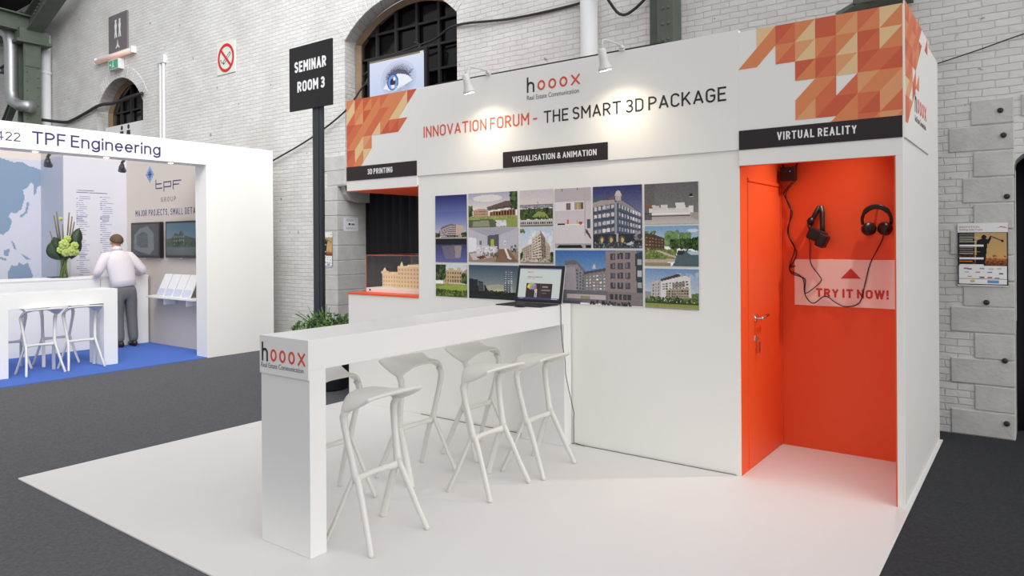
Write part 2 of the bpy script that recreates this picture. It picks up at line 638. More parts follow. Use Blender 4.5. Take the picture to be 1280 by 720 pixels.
def stroke_text(txt, m, parent, P, U, V, w, h, weight=.13, gap=.17, space=.40, depth=.0012, name='lettering'):
    """even-stroke technical lettering; P is the baseline's left end, h the cap height, w the full width; one mesh per word"""
    P, U, V = Vector(P), Vector(U).normalized(), Vector(V).normalized()
    N = U.cross(V) * depth
    t = weight * h
    words = txt.split(' ')
    fixed, scal = 0.0, 0.0
    for wd in words:
        fixed += len(wd) * t + (len(wd) - 1) * gap * h
        scal += sum(GL[c][0] for c in wd)
    fixed += (len(words) - 1) * space * h
    sx = (w - fixed) / scal
    x = 0.0
    kk = 0
    for wd in words:
        b = MB()
        for c in wd:
            gw, lines = GL[c]
            for ln in split_sharp(lines):
                pts = [Vector((x + t / 2 + px * sx, t / 2 + py * (h - t))) for px, py in ln]
                q = [pts[0]]
                for p in pts[1:]:
                    if (p - q[-1]).length > 1e-6:
                        q.append(p)
                closed = (q[0] - q[-1]).length < 1e-5 and len(q) > 3
                if closed:
                    q = q[:-1]
                k = len(q)
                if not closed:      # square ends reach the box edge
                    e0 = (q[0] - q[1]).normalized()
                    e1 = (q[-1] - q[-2]).normalized()
                    q[0] = q[0] + e0 * t / 2 * (1 if abs(e0.x) < .3 or abs(e0.y) < .3 else .4)
                    q[-1] = q[-1] + e1 * t / 2 * (1 if abs(e1.x) < .3 or abs(e1.y) < .3 else .4)
                L_, R_ = [], []
                for i in range(k):
                    if closed:
                        d0, d1 = (q[i] - q[i - 1]).normalized(), (q[(i + 1) % k] - q[i]).normalized()
                    else:
                        d0 = (q[i] - q[i - 1]).normalized() if i else (q[1] - q[0]).normalized()
                        d1 = (q[i + 1] - q[i]).normalized() if i < k - 1 else d0
                    n0, n1 = Vector((-d0.y, d0.x)), Vector((-d1.y, d1.x))
                    mm = n0 + n1
                    mm = mm / max(.55, mm.dot(n1)) if mm.length > .2 else n1
                    L_.append(q[i] + mm * t / 2)
                    R_.append(q[i] - mm * t / 2)
                f3 = lambda p: P + U * p.x + V * p.y
                for i in range(k if closed else k - 1):
                    j = (i + 1) % k
                    kk += 1
                    b.prism([f3(L_[i]), f3(R_[i]), f3(R_[j]), f3(L_[j])], N * (1 + .09 * (kk % 7)))
            x += gw * sx + t + gap * h
        x += (space - gap) * h
        b.build(name, m, parent, merge=False)


class Cv:
    """small colour canvas used to make the printed pictures (x right, y down, 0..1)"""

    def __init__(s, w, h, c=(255, 255, 255)):
        s.w, s.h = w, h
        s.a = np.ones((h, w, 3)) * np.array(c, float)
        s.X, s.Y = np.meshgrid((np.arange(w) + .5) / w, (np.arange(h) + .5) / h)
        s.r = np.random.RandomState(w * 31 + h)

    def put(s, msk, c, a=1.0):
        s.a[msk] = s.a[msk] * (1 - a) + np.array(c, float) * a
        return s

    def grad(s, y0, y1, c0, c1):
        m = (s.Y >= y0) & (s.Y <= y1)
        t = ((s.Y - y0) / (y1 - y0))[..., None]
        g = np.array(c0, float) * (1 - t) + np.array(c1, float) * t
        s.a[m] = g[m]
        return s

    def rect(s, x0, y0, x1, y1, c, a=1.0):
        return s.put((s.X >= x0) & (s.X < x1) & (s.Y >= y0) & (s.Y < y1), c, a)

    def pm(s, pts):
        m = np.zeros_like(s.X, bool)
        k = len(pts)
        for i in range(k):
            (xa, ya), (xb, yb) = pts[i], pts[(i + 1) % k]
            if ya == yb:
                continue
            c = ((s.Y >= min(ya, yb)) & (s.Y < max(ya, yb)))
            xi = xa + (s.Y - ya) * (xb - xa) / (yb - ya)
            m ^= c & (s.X < xi)
        return m

    def poly(s, pts, c, a=1.0):
        return s.put(s.pm(pts), c, a)

    def ell(s, cx, cy, rx, ry, c, a=1.0):
        return s.put(((s.X - cx) / rx) ** 2 + ((s.Y - cy) / ry) ** 2 < 1, c, a)

    def blobs(s, x0, y0, x1, y1, r, n, cs, a=0.9):
        asp = s.w / s.h
        for i in range(int(n * 4)):
            c = np.array(cs[s.r.randint(len(cs))]) + s.r.randint(-12, 12)
            q = r * (0.22 + .5 * s.r.rand())
            s.ell(x0 + (x1 - x0) * s.r.rand(), y0 + (y1 - y0) * s.r.rand(), q / asp ** .5, q * asp ** .5, c, a)
        return s

    def wins(s, q, nx, ny, c, fx=0.6, fy=0.5, jit=0):
        """windows on a quad q = tl, tr, br, bl"""
        q = [np.array(p, float) for p in q]

        def at(u, v):
            return (q[0] * (1 - u) + q[1] * u) * (1 - v) + (q[3] * (1 - u) + q[2] * u) * v
        for i in range(nx):
            for j in range(ny):
                u0, u1 = (i + .5 - fx / 2) / nx, (i + .5 + fx / 2) / nx
                v0, v1 = (j + .5 - fy / 2) / ny, (j + .5 + fy / 2) / ny
                cc = np.array(c, float) + (s.r.rand() - .5) * jit
                s.poly([at(u0, v0), at(u1, v0), at(u1, v1), at(u0, v1)], np.clip(cc, 0, 255))
        return s

    def noise(s, amp, msk=None):
        nz = (s.r.rand(s.h, s.w, 1) - .5) * amp
        if msk is None:
            s.a = s.a + nz
        else:
            s.a[msk] += nz[msk]
        return s

    def rows(s, x0, y0, x1, y1, n, c, fill=0.5, a=1.0, ragged=0.4):
        for i in range(n):
            y = y0 + (y1 - y0) * i / n
            e = x1 - (x1 - x0) * ragged * s.r.rand()
            s.rect(x0, y, e, y + (y1 - y0) / n * fill, c, a)
        return s


def sheet(name, cv, m, P, U, V, w, h, parent=None, thick=0.003):
    """flat printed sheet: lower-left P, U right, V up, colours from canvas; thin solid with a plain edge"""
    P, U, V = Vector(P), Vector(U).normalized(), Vector(V).normalized()
    N = U.cross(V)
    off = wloc(parent) if parent is not None else Vector((0, 0, 0))
    P = P - off
    W, H = cv.w, cv.h
    me = bpy.data.meshes.new(name)
    vs = []
    for j in range(H + 1):
        for i in range(W + 1):
            vs.append(tuple(P + U * (w * i / W) + V * (h * (1 - j / H)) + N * thick))
    fs = []
    k = W + 1
    for j in range(H):
        for i in range(W):
            fs.append((j * k + i, (j + 1) * k + i, (j + 1) * k + i + 1, j * k + i + 1))
    b = len(vs)
    vs += [tuple(P), tuple(P + U * w), tuple(P + U * w + V * h), tuple(P + V * h)]
    tl, tr, bl, br = 0, W, H * k, H * k + W
    fs += [(b, b + 3, b + 2, b + 1), (b, b + 1, br, bl), (b + 1, b + 2, tr, br), (b + 2, b + 3, tl, tr), (b + 3, b, bl, tl)]
    me.from_pydata(vs, [], fs)
    col = np.clip(cv.a, 0, 255).reshape(-1, 3) / 255.0
    lin = np.where(col <= 0.04045, col / 12.92, ((col + 0.055) / 1.055) ** 2.4)
    lin = np.vstack([lin, np.ones((5, 3)) * lin.mean(0)])
    at = me.color_attributes.new('ink', 'FLOAT_COLOR', 'CORNER')
    counts = [len(f) for f in fs]
    c4 = np.ones((sum(counts), 4), np.float32)
    c4[:, :3] = np.repeat(lin, counts, axis=0)
    at.data.foreach_set('color', c4.ravel())
    me.materials.append(m)
    o = bpy.data.objects.new(name, me)
    COL.objects.link(o)
    if parent is not None:
        o.parent = parent
    return o


def evalmesh(o, name):
    dg = bpy.context.evaluated_depsgraph_get()
    me = bpy.data.meshes.new_from_object(o.evaluated_get(dg))
    me.name = name
    return me


X, Y, Z = (1, 0, 0), (0, 1, 0), (0, 0, 1)
YB = 2.13          # face of the brick wall
G = -0.012         # carpet level (the white flooring lies on it, top at 0)

# ================================================================== SETTING
b = MB()
b.grid(lambda u, v: (-34 + 52 * u, -14 + 26 * v, G), 26, 13)
struct(b.build('floor', MT['dcarpet']))
b = MB()
b.box(-13.5, -2.0, -14, 1.9, G - .001, G + .0004)
tag(b.build('aisle_carpet', MT['carpet']), 'mid grey carpet of the open aisle in front of the left stand', 'carpet')

# ---- brick wall with arched openings
WTOP = 10.0


def arch(cx, half, apex, R, n=20):
    """points left to right along a segmental arch"""
    out = []
    for i in range(n + 1):
        x = -half + 2 * half * i / n
        out.append((cx + x, apex - (R - math.sqrt(R * R - x * x))))
    return out


A_lo = (-7.69, -5.10, 2.42)                   # doorway under the big arch: x0, x1, top
A_up = arch(-6.42, 1.085, 5.0, 1.5)
B_up = arch(-14.49, 1.0, 4.98, 1.15)
C_x = 0.483
C_up = [(0.483, 2.16), (0.50, 2.22), (0.54, 2.26), (0.60, 2.275), (2.5, 2.275), (2.6, 2.26), (2.65, 2.16)]
wb = MB()


def wq(x0, x1, z0, z1):
    wb.add([(x0, YB, z0), (x1, YB, z0), (x1, YB, z1), (x0, YB, z1)], [(0, 1, 2, 3)])


def over(pts):
    for (xa, za), (xb, zb) in zip(pts[:-1], pts[1:]):
        wb.add([(xa, YB, za), (xb, YB, zb), (xb, YB, WTOP), (xa, YB, WTOP)], [(0, 1, 2, 3)])


wq(-30, -15.49, G, WTOP)
over(B_up)
wq(-13.49, A_lo[0], G, WTOP)
wq(A_lo[0], A_up[0][0], A_lo[2], WTOP)
over(A_up)
wq(A_up[-1][0], A_lo[1], A_lo[2], WTOP)
wq(A_lo[1], C_x, G, WTOP)
over(C_up)
wq(2.65, 12, G, WTOP)


def reveal(pts, dep, splay=1.0, cx=0, z0=None):
    """soffit + jambs, from the wall face back by dep"""
    for (xa, za), (xb, zb) in zip(pts[:-1], pts[1:]):
        f = lambda x: cx + (x - cx) * splay
        wb.add([(xa, YB, za), (xb, YB, zb), (f(xb), YB + dep, zb + (splay - 1) * .6), (f(xa), YB + dep, za + (splay - 1) * .6)], [(0, 1, 2, 3)])


reveal([(A_up[0][0], A_lo[2])] + A_up + [(A_up[-1][0], A_lo[2])], 0.32, 1.10, -6.42)
reveal([(B_up[0][0], G)] + B_up + [(B_up[-1][0], G)], 0.32, 1.10, -14.49)
reveal([(A_lo[0], G), (A_lo[0], A_lo[2]), (A_lo[1], A_lo[2]), (A_lo[1], G)], 0.6)
reveal([(C_x, G)] + C_up + [(2.65, G)], 0.5)
wall_back = struct(wb.build('wall_back', MT['brick'], merge=False))


# arch rings of brick-on-edge, painted like the wall
def ring(pts, t=0.24, name='brick_arch'):
    r = MB()
    cum = [0]
    for a, c in zip(pts[:-1], pts[1:]):
        cum.append(cum[-1] + math.dist(a, c))
    L = cum[-1]
    n = int(L / 0.078)

    def at(d):
        for i in range(len(cum) - 1):
            if d <= cum[i + 1] + 1e-9:
                u = (d - cum[i]) / (cum[i + 1] - cum[i])
                p = Vector((pts[i][0] + (pts[i + 1][0] - pts[i][0]) * u, 0, pts[i][1] + (pts[i + 1][1] - pts[i][1]) * u))
                tg = Vector((pts[i + 1][0] - pts[i][0], 0, pts[i + 1][1] - pts[i][1])).normalized()
                return p, Vector((-tg.z, 0, tg.x))
    for k in range(n):
        p0, n0 = at(L * (k + .06) / n)
        p1, n1 = at(L * (k + .94) / n)
        d = random.uniform(0.004, 0.010)
        q = [p0, p1, p1 + n1 * t, p0 + n0 * t]
        q = [Vector((v.x, YB - d, v.z)) for v in q]
        r.prism(q, (0, 0.03, 0))
    return r


struct(ring(A_up, .26).build('trim_1', MT['brick'], bevel=0.004))
struct(ring(B_up, .24).build('trim_2', MT['brick'], bevel=0.004))


# stone quoins beside the right-hand doorway (rows from the floor up)
def quoins(rows, xr, y0, y1, pitch, z0, name, flip=1):
    q = MB()
    for i, xl in enumerate(rows):
        if xl is None:
            continue
        j = random.uniform(-.006, .006)
        q.box(xl, xr + j * .5, y0 - .012 + j * .4, y1, z0 + i * pitch + .004, z0 + (i + 1) * pitch - .004)
    return struct(q.build(name, MT['stone'], bevel=0.008))


quoins([.05, .215, .05, .215, .05, .14, .20, .05, .215, .14, .215, .045, .20], C_x + .004, YB, YB + .3, .2105, G, 'trim_3')
lintel = MB()
lintel.box(.535, 2.6, YB - .012, YB + .2, 2.56, 2.735)
lintel.box(-.0, 0.0, YB, YB, 0, 0) if False else None
struct(lintel.build('trim_4', MT['stone'], bevel=0.008))
# stone pier of the left doorway: face and reveal
q = MB()
for i in range(13):
    z0 = G + i * .222
    z1 = z0 + .222
    xl = [-8.02, -8.16][i % 2]
    if z0 < 2.4:
        q.box(xl, -7.682, YB - .012, YB + .62, z0 + .003, z1 - .003)
    else:
        q.box([-8.0, -7.9][i % 2], -7.5, YB - .012, YB + .3, z0 + .003, z1 - .003)
struct(q.build('trim_5', MT['stone'], bevel=0.007))
q = MB()
q.prism([(-7.684, YB + .05, 2.42), (-7.684, YB + .09, 2.30), (-7.684, YB + .16, 2.22), (-7.684, YB + .28, 2.19), (-7.684, YB + .6, 2.19), (-7.684, YB + .6, 2.42)], (.10, 0, 0))
struct(q.build('trim_6', MT['stone'], bevel=0.006))
# anchor bolts in the stones
for i, (bx_, bz) in enumerate([(.40, 2.62), (.42, 2.42), (.44, 1.93), (.30, 1.08), (.42, .62), (.43, .12)]):
    m_ = MB()
    m_.lathe((bx_, YB - .028, bz), [(.004, 0), (.018, .002), (.022, .012), (.02, .03)], 10, 'y')
    tag(m_.build('anchor_bolt', MT['iron'], smooth=True), ['rusty anchor bolt in the top stone of the right pier', 'rusty anchor bolt in the second stone down of the right pier', 'anchor bolt in the stone just above the golf poster', 'dark bolt hole in the stone below the golf poster', 'anchor bolt in the knee-high stone of the right pier', 'anchor bolt in the lowest stone of the right pier'][i], 'bolt', 'anchor bolts in the stone pier')


# windows behind the arches
def arch_window(n, pts_in, x0, x1, zb, cx, yq, xs, zs, curve_top, bars=True):
    t = thing(n, (cx, yq, zb), None, None)
    del_ = [k for k in ('label', 'category') if k in t]
    t['kind'] = 'structure'
    fr = MB()
    fr.tube([(pts_in[0][0] + .05, yq, zb)] + [(x + (.05 if x < cx else -.05) * abs(x - cx) / (x1 - cx), yq, z - .05) for x, z in pts_in] + [(pts_in[-1][0] - .05, yq, zb)], (.075, .05), 4, ref=(0, 1, 0))
    fr.build('window_frame', MT['brown'], t)
    mu = MB()
    for x in xs:
        mu.box(x - .02, x + .02, yq + .03, yq + .07, zb, curve_top(x))
    for z in zs:
        xa, xb = x0, x1
        if z > min(p[1] for p in pts_in):
            inside = [p[0] for p in pts_in if p[1] > z]
            if not inside:
                continue
            xa, xb = min(inside), max(inside)
        mu.box(xa, xb, yq + .035, yq + .06, z - .016, z + .016)
    mu.build('window_bars', MT['iron'], t)
    pn = MB()
    poly = [(pts_in[0][0], yq + .09, zb)] + [(x, yq + .09, z) for x, z in pts_in] + [(pts_in[-1][0], yq + .09, zb)]
    pn.prism(poly, (0, .01, 0))
    pn.build('pane', MT['darkglass'], t)
    return t


A_in = [(-6.42 + (x + 6.42) * 1.10, z + .06) for x, z in A_up]
B_in = [(-14.49 + (x + 14.49) * 1.10, z + .06) for x, z in B_up]
arch_window('window_1', A_in, A_in[0][0], A_in[-1][0], 2.42, -6.42, YB + .33, [-7.22, -6.82, -6.4, -5.98, -5.56], [2.8, 3.2, 3.6, 3.98, 4.32, 4.66], lambda x: 5.06 - (1.65 - math.sqrt(1.65 ** 2 - (x + 6.42) ** 2)) - .03)
arch_window('window_2', B_in, B_in[0][0], B_in[-1][0], 1.0, -14.49, YB + .33, [-15.2, -14.75, -14.3, -13.85], [4.05, 4.4, 4.72], lambda x: 5.04 - (1.27 - math.sqrt(1.27 ** 2 - (x + 14.49) ** 2)) - .03)


# black curtains hung in the two doorways
def drape(x0, x1, y, z0, z1, label):
    d = MB()
    n = int((x1 - x0) / .03)
    d.grid(lambda u, v: (x0 + (x1 - x0) * u, y + .022 * math.sin(u * (x1 - x0) * 2 * PI / .17) + .012 * math.sin(u * (x1 - x0) * 2 * PI / .41), z0 + (z1 - z0) * v), n, 4)
    return tag(d.build('curtain', MT['drape'], smooth=True, solid=.006), label, 'curtain')


drape(-7.68, -5.11, YB + .54, G + .005, 2.40, 'black curtain hanging in the stone doorway behind the model display niche')
drape(.49, 2.64, YB + .35, G + .005, 2.26, 'black curtain closing the doorway at the far right edge')

# ================================================================== MAIN BOOTH
rug = MB()
rug.box(-4.985, 0.022, -2.885, 1.80, G + .0006, 0.0)
tag(rug.build('stand_flooring', MT['vinyl'], bevel=.003), 'large white vinyl flooring under the orange and white stand', 'flooring')

XL, XM, XD = -4.97, -3.985, -0.98
booth = thing('exhibition_stand', (-2.5, 0.9, 0), 'white exhibition stand with orange triangles, orange niche and long headline', 'exhibition stand')
m = MB()
m.box(XM, XD - .002, .012, .05, 0, 2.208)
m.build('front_panel', MT['white'], booth, bevel=.002)
m = MB()
m.box(XL, XM, .012, .05, 0, 1.075)
m.box(XL, XL + .04, .05, 1.0, 0, 1.075)
m.build('counter_panel', MT['white'], booth, bevel=.002)
m = MB()
m.box(XL, XM, .002, 1.0, 1.075, 1.092)
m.build('counter_top', MT['orange'], booth, bevel=.002)
m = MB()   # header band: front + left return + right block
m.box(XM, XD, 0, .04, 2.208, 3.02)
m.box(XL, XM, 0, .04, 2.113, 3.02)
m.box(XD, -.0005, 0, .04, 2.10, 3.0)
m.box(XL, XL + .04, .04, 1.80, 2.113, 3.02)
m.build('header_panel', MT['white'], booth, bevel=.002)
m = MB()
m.box(-3.75, -1.52, .004, .036, 3.0205, 3.033)
m.build('top_rail', MT['iron'], booth)
m = MB()
m.box(XL + .002, XM, .002, 1.78, 2.108, 2.125)
m.build('niche_ceiling', MT['orange'], booth)
m = MB()
m.box(XM, XM + .04, .05, 1.76, 0, 3.0)
m.build('partition', MT['white'], booth)
m = MB()
m.box(XM, -.04, 1.76, 1.80, 0, 3.0)
m.build('rear_panel', MT['white'], booth)
m = MB()
m.box(-.042, 0, 0.001, 1.80, 0, 3.0)
m.build('side_panel', MT['white'], booth, bevel=.002)
m = MB()   # orange lining of the virtual-reality niche
m.box(XD - .04, XD, .014, .96, 0, 3.0)
m.box(-.050, -.0425, .004, .96, 0, 3.0)
m.box(XD, -.043, .95, .99, 0, 3.0)
m.box(XD - .002, -.042, .0015, .042, 2.0975, 2.1005)
m.build('niche_lining', MT['orange'], booth)
# door in the niche's left side
m = MB()
m.box(XD - .04, -.0425, .041, .99, 2.95, 2.99)
m.build('niche_daylight_blocker', MT['white'], booth)  # unseen panel added to keep daylight out of the niche
door = MB()
dz, dy0, dy1 = 2.0, .16, .915
door.box(XD - .01, XD + .006, dy0, dy1, .012, dz)
dr = door.build('door', MT['orange'], booth, bevel=.002)
m = MB()
m.box(XD, XD + .010, dy1 + .006, dy1 + .03, 0, dz + .03)
m.box(XD, XD + .010, dy0, dy1 + .03, dz + .006, dz + .032)
m.build('door_frame', MT['orange'], booth, bevel=.002)
m = MB()
m.lathe((XD + .006, .30, 1.045), [(.028, 0), (.027, .008), (.012, .01), (.011, .045)], 14, 'x')
m.tube([(XD + .05, .30, 1.045), (XD + .056, .33, 1.05), (XD + .056, .44, 1.06)], .010, 8)
h_ = m.build('door_handle', MT['chrome'], dr, smooth=True)
h_['label'] = 'chrome lever handle'
m = MB()
m.lathe((XD + .006, .30, .90), [(.024, 0), (.022, .006)], 14, 'x')
m.box(XD + .010, XD + .03, .297, .303, .89, .91)
m.box(XD + .026, XD + .030, .300, .335, .80, .875)
m.build('lock_with_key', MT['steel'], dr)

# ---- header graphics
TRI = dict(T=0, L=1, O=2, R=3, D=4)
TM = [MT[k] for k in ('tan', 'lightorange', 'midorange', 'redorange', 'deeporange')]


def triangles(rows, x0, dx, ztop, dz_, zmin, place, parent, nrm):
    """rows of 'UL LR' letter pairs; the diagonal runs from lower left to upper right"""
    t = MB()
    for r, row in enumerate(rows):
        for k, c in row.items():
            xa, xb = x0 + k * dx, x0 + (k + 1) * dx
            zt, zb = ztop - r * dz_, ztop - (r + 1) * dz_
            ul = [(xa, zt), (xa, zb), (xb, zt)]
            lr = [(xa, zb), (xb, zb), (xb, zt)]
            for tri, ch in ((ul, c[0]), (lr, c[1])):
                if ch == 'W':
                    continue
                # clip at zmin
                out = []
                for i in range(3):
                    p, q2 = tri[i], tri[(i + 1) % 3]
                    if p[1] >= zmin:
                        out.append(p)
                    if (p[1] < zmin) != (q2[1] < zmin):
                        u = (zmin - p[1]) / (q2[1] - p[1])
                        out.append((p[0] + u * (q2[0] - p[0]), zmin))
                if len(out) >= 3:
                    t.mi(TRI[ch]).prism([place(*p) for p in out], nrm)
    return t.build('triangle_pattern', TM, parent, merge=False)


R_rows = [
    {1: 'TO', 2: 'DR', 3: 'OT', 4: 'DD', 5: 'OL', 6: 'RO', 7: 'TO'},
    {0: 'WO', 1: 'OW', 2: 'OR', 3: 'LT', 4: 'OR', 5: 'OT', 6: 'DR', 7: 'TO'},
    {3: 'DO', 4: 'DR', 5: 'LT', 6: 'DR', 7: 'RD'},
    {3: 'WO', 4: 'OR', 5: 'WR', 6: 'LO', 7: 'OL'},
    {3: 'OL', 4: 'RD', 5: 'DO', 6: 'RD', 7: 'LR'},
    {4: 'WO', 5: 'OO', 6: 'RO', 7: 'LO'}]
triangles(R_rows, -.98, .1225, 3.0, .126, 2.335, lambda x, z: (x, -.0005, z), booth, (0, -.0015, 0))
L_rows = [
    {0: 'OT', 1: 'DO', 2: 'DO', 3: 'RO', 4: 'RO', 5: 'OO', 6: 'OT', 7: 'DW'},
    {0: 'TR', 1: 'OL', 2: 'DO', 3: 'OR', 4: 'RO', 5: 'OT', 6: 'TW'},
    {0: 'DR', 1: 'RO', 2: 'OR', 3: 'RT', 4: 'OD', 5: 'RD', 6: 'RW'},
    {0: 'RO', 1: 'OT', 2: 'LO'},
    {0: 'DR', 1: 'TO', 2: 'TW'},
    {0: 'RO', 1: 'OW'}]
triangles(L_rows, -4.965, .1225, 3.02, .126, 2.352, lambda x, z: (x, -.0005, z), booth, (0, -.0015, 0))
stroke_text('INNOVATION FORUM -', MT['red'], booth, (-3.90, -.0005, 2.554), X, Z, 1.268, .101)
stroke_text('THE SMART 3D PACKAGE', MT['ink'], booth, (-2.566, -.0005, 2.551), X, Z, 1.50, .098)


def logo(parent, P, U, V, w, h, hx=None):
    """spaced wordmark: dark h, three red rings, red x; h is the stem height"""
    P, U, V = Vector(P), Vector(U).normalized(), Vector(V).normalized()
    N = U.cross(V)
    th = h * .13
    xh = h * .70
    cell = w / 5.0
    gw = cell * .70

    def pt(x, y):
        return P + U * x + V * y
    d = MB()
    dep = [0]

    def stroke(mb, pts, t=th):
        for a, c in zip(pts[:-1], pts[1:]):
            a, c = Vector((*a, 0)), Vector((*c, 0))
            dd = (c - a).normalized()
            nn = Vector((-dd.y, dd.x, 0)) * t / 2
            ee = dd * t * .3
            dep[0] = (dep[0] + 1) % 7
            mb.prism([pt(*(a - ee + nn)[:2]), pt(*(a - ee - nn)[:2]), pt(*(c + ee - nn)[:2]), pt(*(c + ee + nn)[:2])], N * (.0013 + .0001 * dep[0]))
    # h
    stroke(d, [(th / 2, 0), (th / 2, h)])
    r = (gw - th) / 2
    arc = [(th / 2 + r - r * math.cos(t), xh - r + r * math.sin(t) - th / 2) for t in [PI * i / 8 for i in range(9)]]
    stroke(d, [(th / 2, xh * .5)] + arc + [(gw - th / 2, 0)])
    d.build('logo_letter', MT['ink'], parent, merge=False)
    for k in (1, 2, 3):
        e = MB()
        cx = k * cell + gw / 2
        ra, rb = gw / 2 - th / 2, xh / 2 - th / 2
        n = 20
        for i in range(n):
            t0, t1 = 2 * PI * i / n, 2 * PI * (i + 1) / n
            e.prism([pt(cx + (ra - th / 2) * math.cos(t0), xh / 2 + (rb - th / 2) * math.sin(t0)), pt(cx + (ra + th / 2) * math.cos(t0), xh / 2 + (rb + th / 2) * math.sin(t0)),
                     pt(cx + (ra + th / 2) * math.cos(t1), xh / 2 + (rb + th / 2) * math.sin(t1)), pt(cx + (ra - th / 2) * math.cos(t1), xh / 2 + (rb - th / 2) * math.sin(t1))], N * .0015)
        e.build('logo_letter', MT['red'], parent, merge=False)
    e = MB()
    x0 = 4 * cell + th * .2
    stroke(e, [(x0 + th * .3, th * .3), (x0 + gw, xh - th * .3)], th * .9)
    stroke(e, [(x0 + th * .3, xh - th * .3), (x0 + gw, th * .3)], th * .9)
    e.build('logo_letter', MT['red'], parent, merge=False)


logo(booth, (-2.732, -.0005, 2.822), X, Z, .53, .117)
lettering('Real Estate Communication', MT['greyink'], booth, (-2.732, -.0005, 2.756), X, Z, .497, .038)

# label strips
for (x0, x1, z0, z1, txt, tx, tw, tz, th_, lab) in [
        (-4.967, -3.988, 2.214, 2.352, '3D PRINTING', -4.655, .35, 2.262, .054, 'dark brown strip sign reading 3D PRINTING above the model niche'),
        (-2.982, -1.982, 2.216, 2.349, 'VISUALISATION & ANIMATION', -2.882, .804, 2.256, .048, 'dark brown strip sign reading VISUALISATION & ANIMATION above the photo prints'),
        (-.979, -.003, 2.206, 2.335, 'VIRTUAL REALITY', -.727, .476, 2.250, .053, 'dark brown strip sign reading VIRTUAL REALITY above the orange niche')]:
    t = thing('strip_sign', ((x0 + x1) / 2, 0, z0), lab, 'sign', 'dark strip signs on the header')
    m = MB()
    m.box(x0, x1, -.006, -.0006, z0, z1)
    m.build('sign_board', MT['blackm'], t, bevel=.001)
    stroke_text(txt, MT['signwhite'], t, (tx, -.006, tz), X, Z, tw, th_, weight=.165)

# side banner on the right end
sb = thing('side_banner', (0, .58, 2.2), 'triangle-patterned banner with small logo on the right end of the stand', 'banner')
m = MB()
m.box(.0006, .010, .015, 1.14, 2.205, 3.02)
m.build('banner_board', MT['white'], sb, bevel=.001)
S_rows = [
    {0: 'RD', 1: 'OR', 2: 'RD', 3: 'OR', 4: 'RW', 5: 'WW', 6: 'WD'},
    {0: 'OR', 1: 'RO', 2: 'OR', 3: 'RO', 4: 'DW'},
    {0: 'DR', 1: 'RD', 2: 'OR', 3: 'OW'},
    {0: 'OR', 1: 'RO', 2: 'WR', 3: 'WO'},
    {0: 'TL', 1: 'LW', 2: 'DW'},
    {0: 'RR', 1: 'OW'}, {0: 'RW'}]
triangles(S_rows, .018, .15, 3.02, .112, 2.3, lambda x, z: (.010, x, z), sb, (.0015, 0, 0))
logo(sb, (.010, .42, 2.42), Y, Z, .58, .14)
lettering('Real Estate Communication', MT['greyink'], sb, (.010, .42, 2.355), Y, Z, .54, .04)

# TRY IT NOW panel
t = thing('wall_sign', (-.48, .95, 1.1), 'pale pink sign reading TRY IT NOW! on the orange back wall', 'sign')
m = MB()
m.box(-.877, -.066, .945, .9496, 1.095, 1.447)
m.build('sign_board', MT['pink'], t, bevel=.001)
stroke_text('TRY IT NOW!', MT['redtxt'], t, (-.722, .945, 1.163), X, Z, .495, .065, weight=.22)
m = MB()
m.prism([(-.545, .945, 1.307), (-.408, .945, 1.307), (-.4765, .945, 1.383)], (0, -.0015, 0))
m.build('triangle_mark', MT['redtxt'], t)


# spotlights on the header
def spotlight(x, lab, aim):
    t = thing('spotlight', (x, 0, 3.0), lab, 'lamp', 'arm spotlights on the header')
    m = MB()
    m.box(x - .02, x + .02, -.02, .05, 3.02, 3.035)
    m.lathe((x, -.012, 3.035), [(.022, 0), (.02, .02), (.008, .026)], 12)
    m.build('clamp', MT['plastic'], t, bevel=.002)
    m = MB()
    m.tube([(x, -.01, 3.05), (x, -.12, 3.055), (x, -.26, 3.045), (x - .003, -.295, 3.035), (x - .006, -.30, 2.97)], .0075, 8)
    m.build('arm', MT['plastic'], t, smooth=True)
    hd = Vector((x - .008, -.305, 2.975))
    dn = (Vector((x + aim, -.20, 2.6)) - hd).normalized()
    m = MB()
    prof = [(0, .004), (.0, .024), (.010, .030), (.075, .031), (.105, .034), (.138, .048), (.150, .052)]
    m.tube([hd + dn * a for a, _ in prof], [r for _, r in prof], 18)
    m.build('lamp_head', MT['plastic'], t, smooth=True)
    m = MB()
    m.tube([hd + dn * .149, hd + dn * .156], [.052, .050], 18)
    m.build('lamp_rim', MT['chrome'], t, smooth=True)
    m = MB()
    m.tube([hd + dn * .156, hd + dn * .159], [.043, .041], 16)
    m.build('bulb', MT['lampglow'], t, smooth=True)
    L = hd + dn * .175
    spot('spotlight_beam', L, (x + aim * .4, 0, 2.30), 2.4, 66, 1.0)
    spot('spotlight_halo', L, (x + aim * .4, 0, 1.75), 9, 140, 1.0)


spotlight(-1.855, 'white arm spotlight above the word SMART on the header', .02)
spotlight(-3.13, 'white arm spotlight above the word INNOVATION on the header', .02)

# light inside the orange niche (fitted above the header edge, out of sight)
spot('model_lamp', (-4.45, .12, 2.09), (-4.4, .45, 1.2), 7, 80, 1.0, (1, .84, .62), .03)
spot('niche_lamp', (-.13, .70, 2.70), (-.98, .30, 1.05), 74, 82, 1.0, (1, .92, .82), .03)

# ================================================================== PHOTO PRINTS
PRINTS = []


def pic(x0, x1, z0, z1, cv, label):
    o = sheet('photo_print', cv, MT['print'], (x0, .0115, z0), X, Z, x1 - x0, z1 - z0, None, .006)
    tag(o, label, 'photo', 'photo prints on the front panel')


def canvas(x0, x1, z0, z1, c=(255, 255, 255), n=170):
    return Cv(max(20, int((x1 - x0) * n)), max(20, int((z1 - z0) * n)), c)


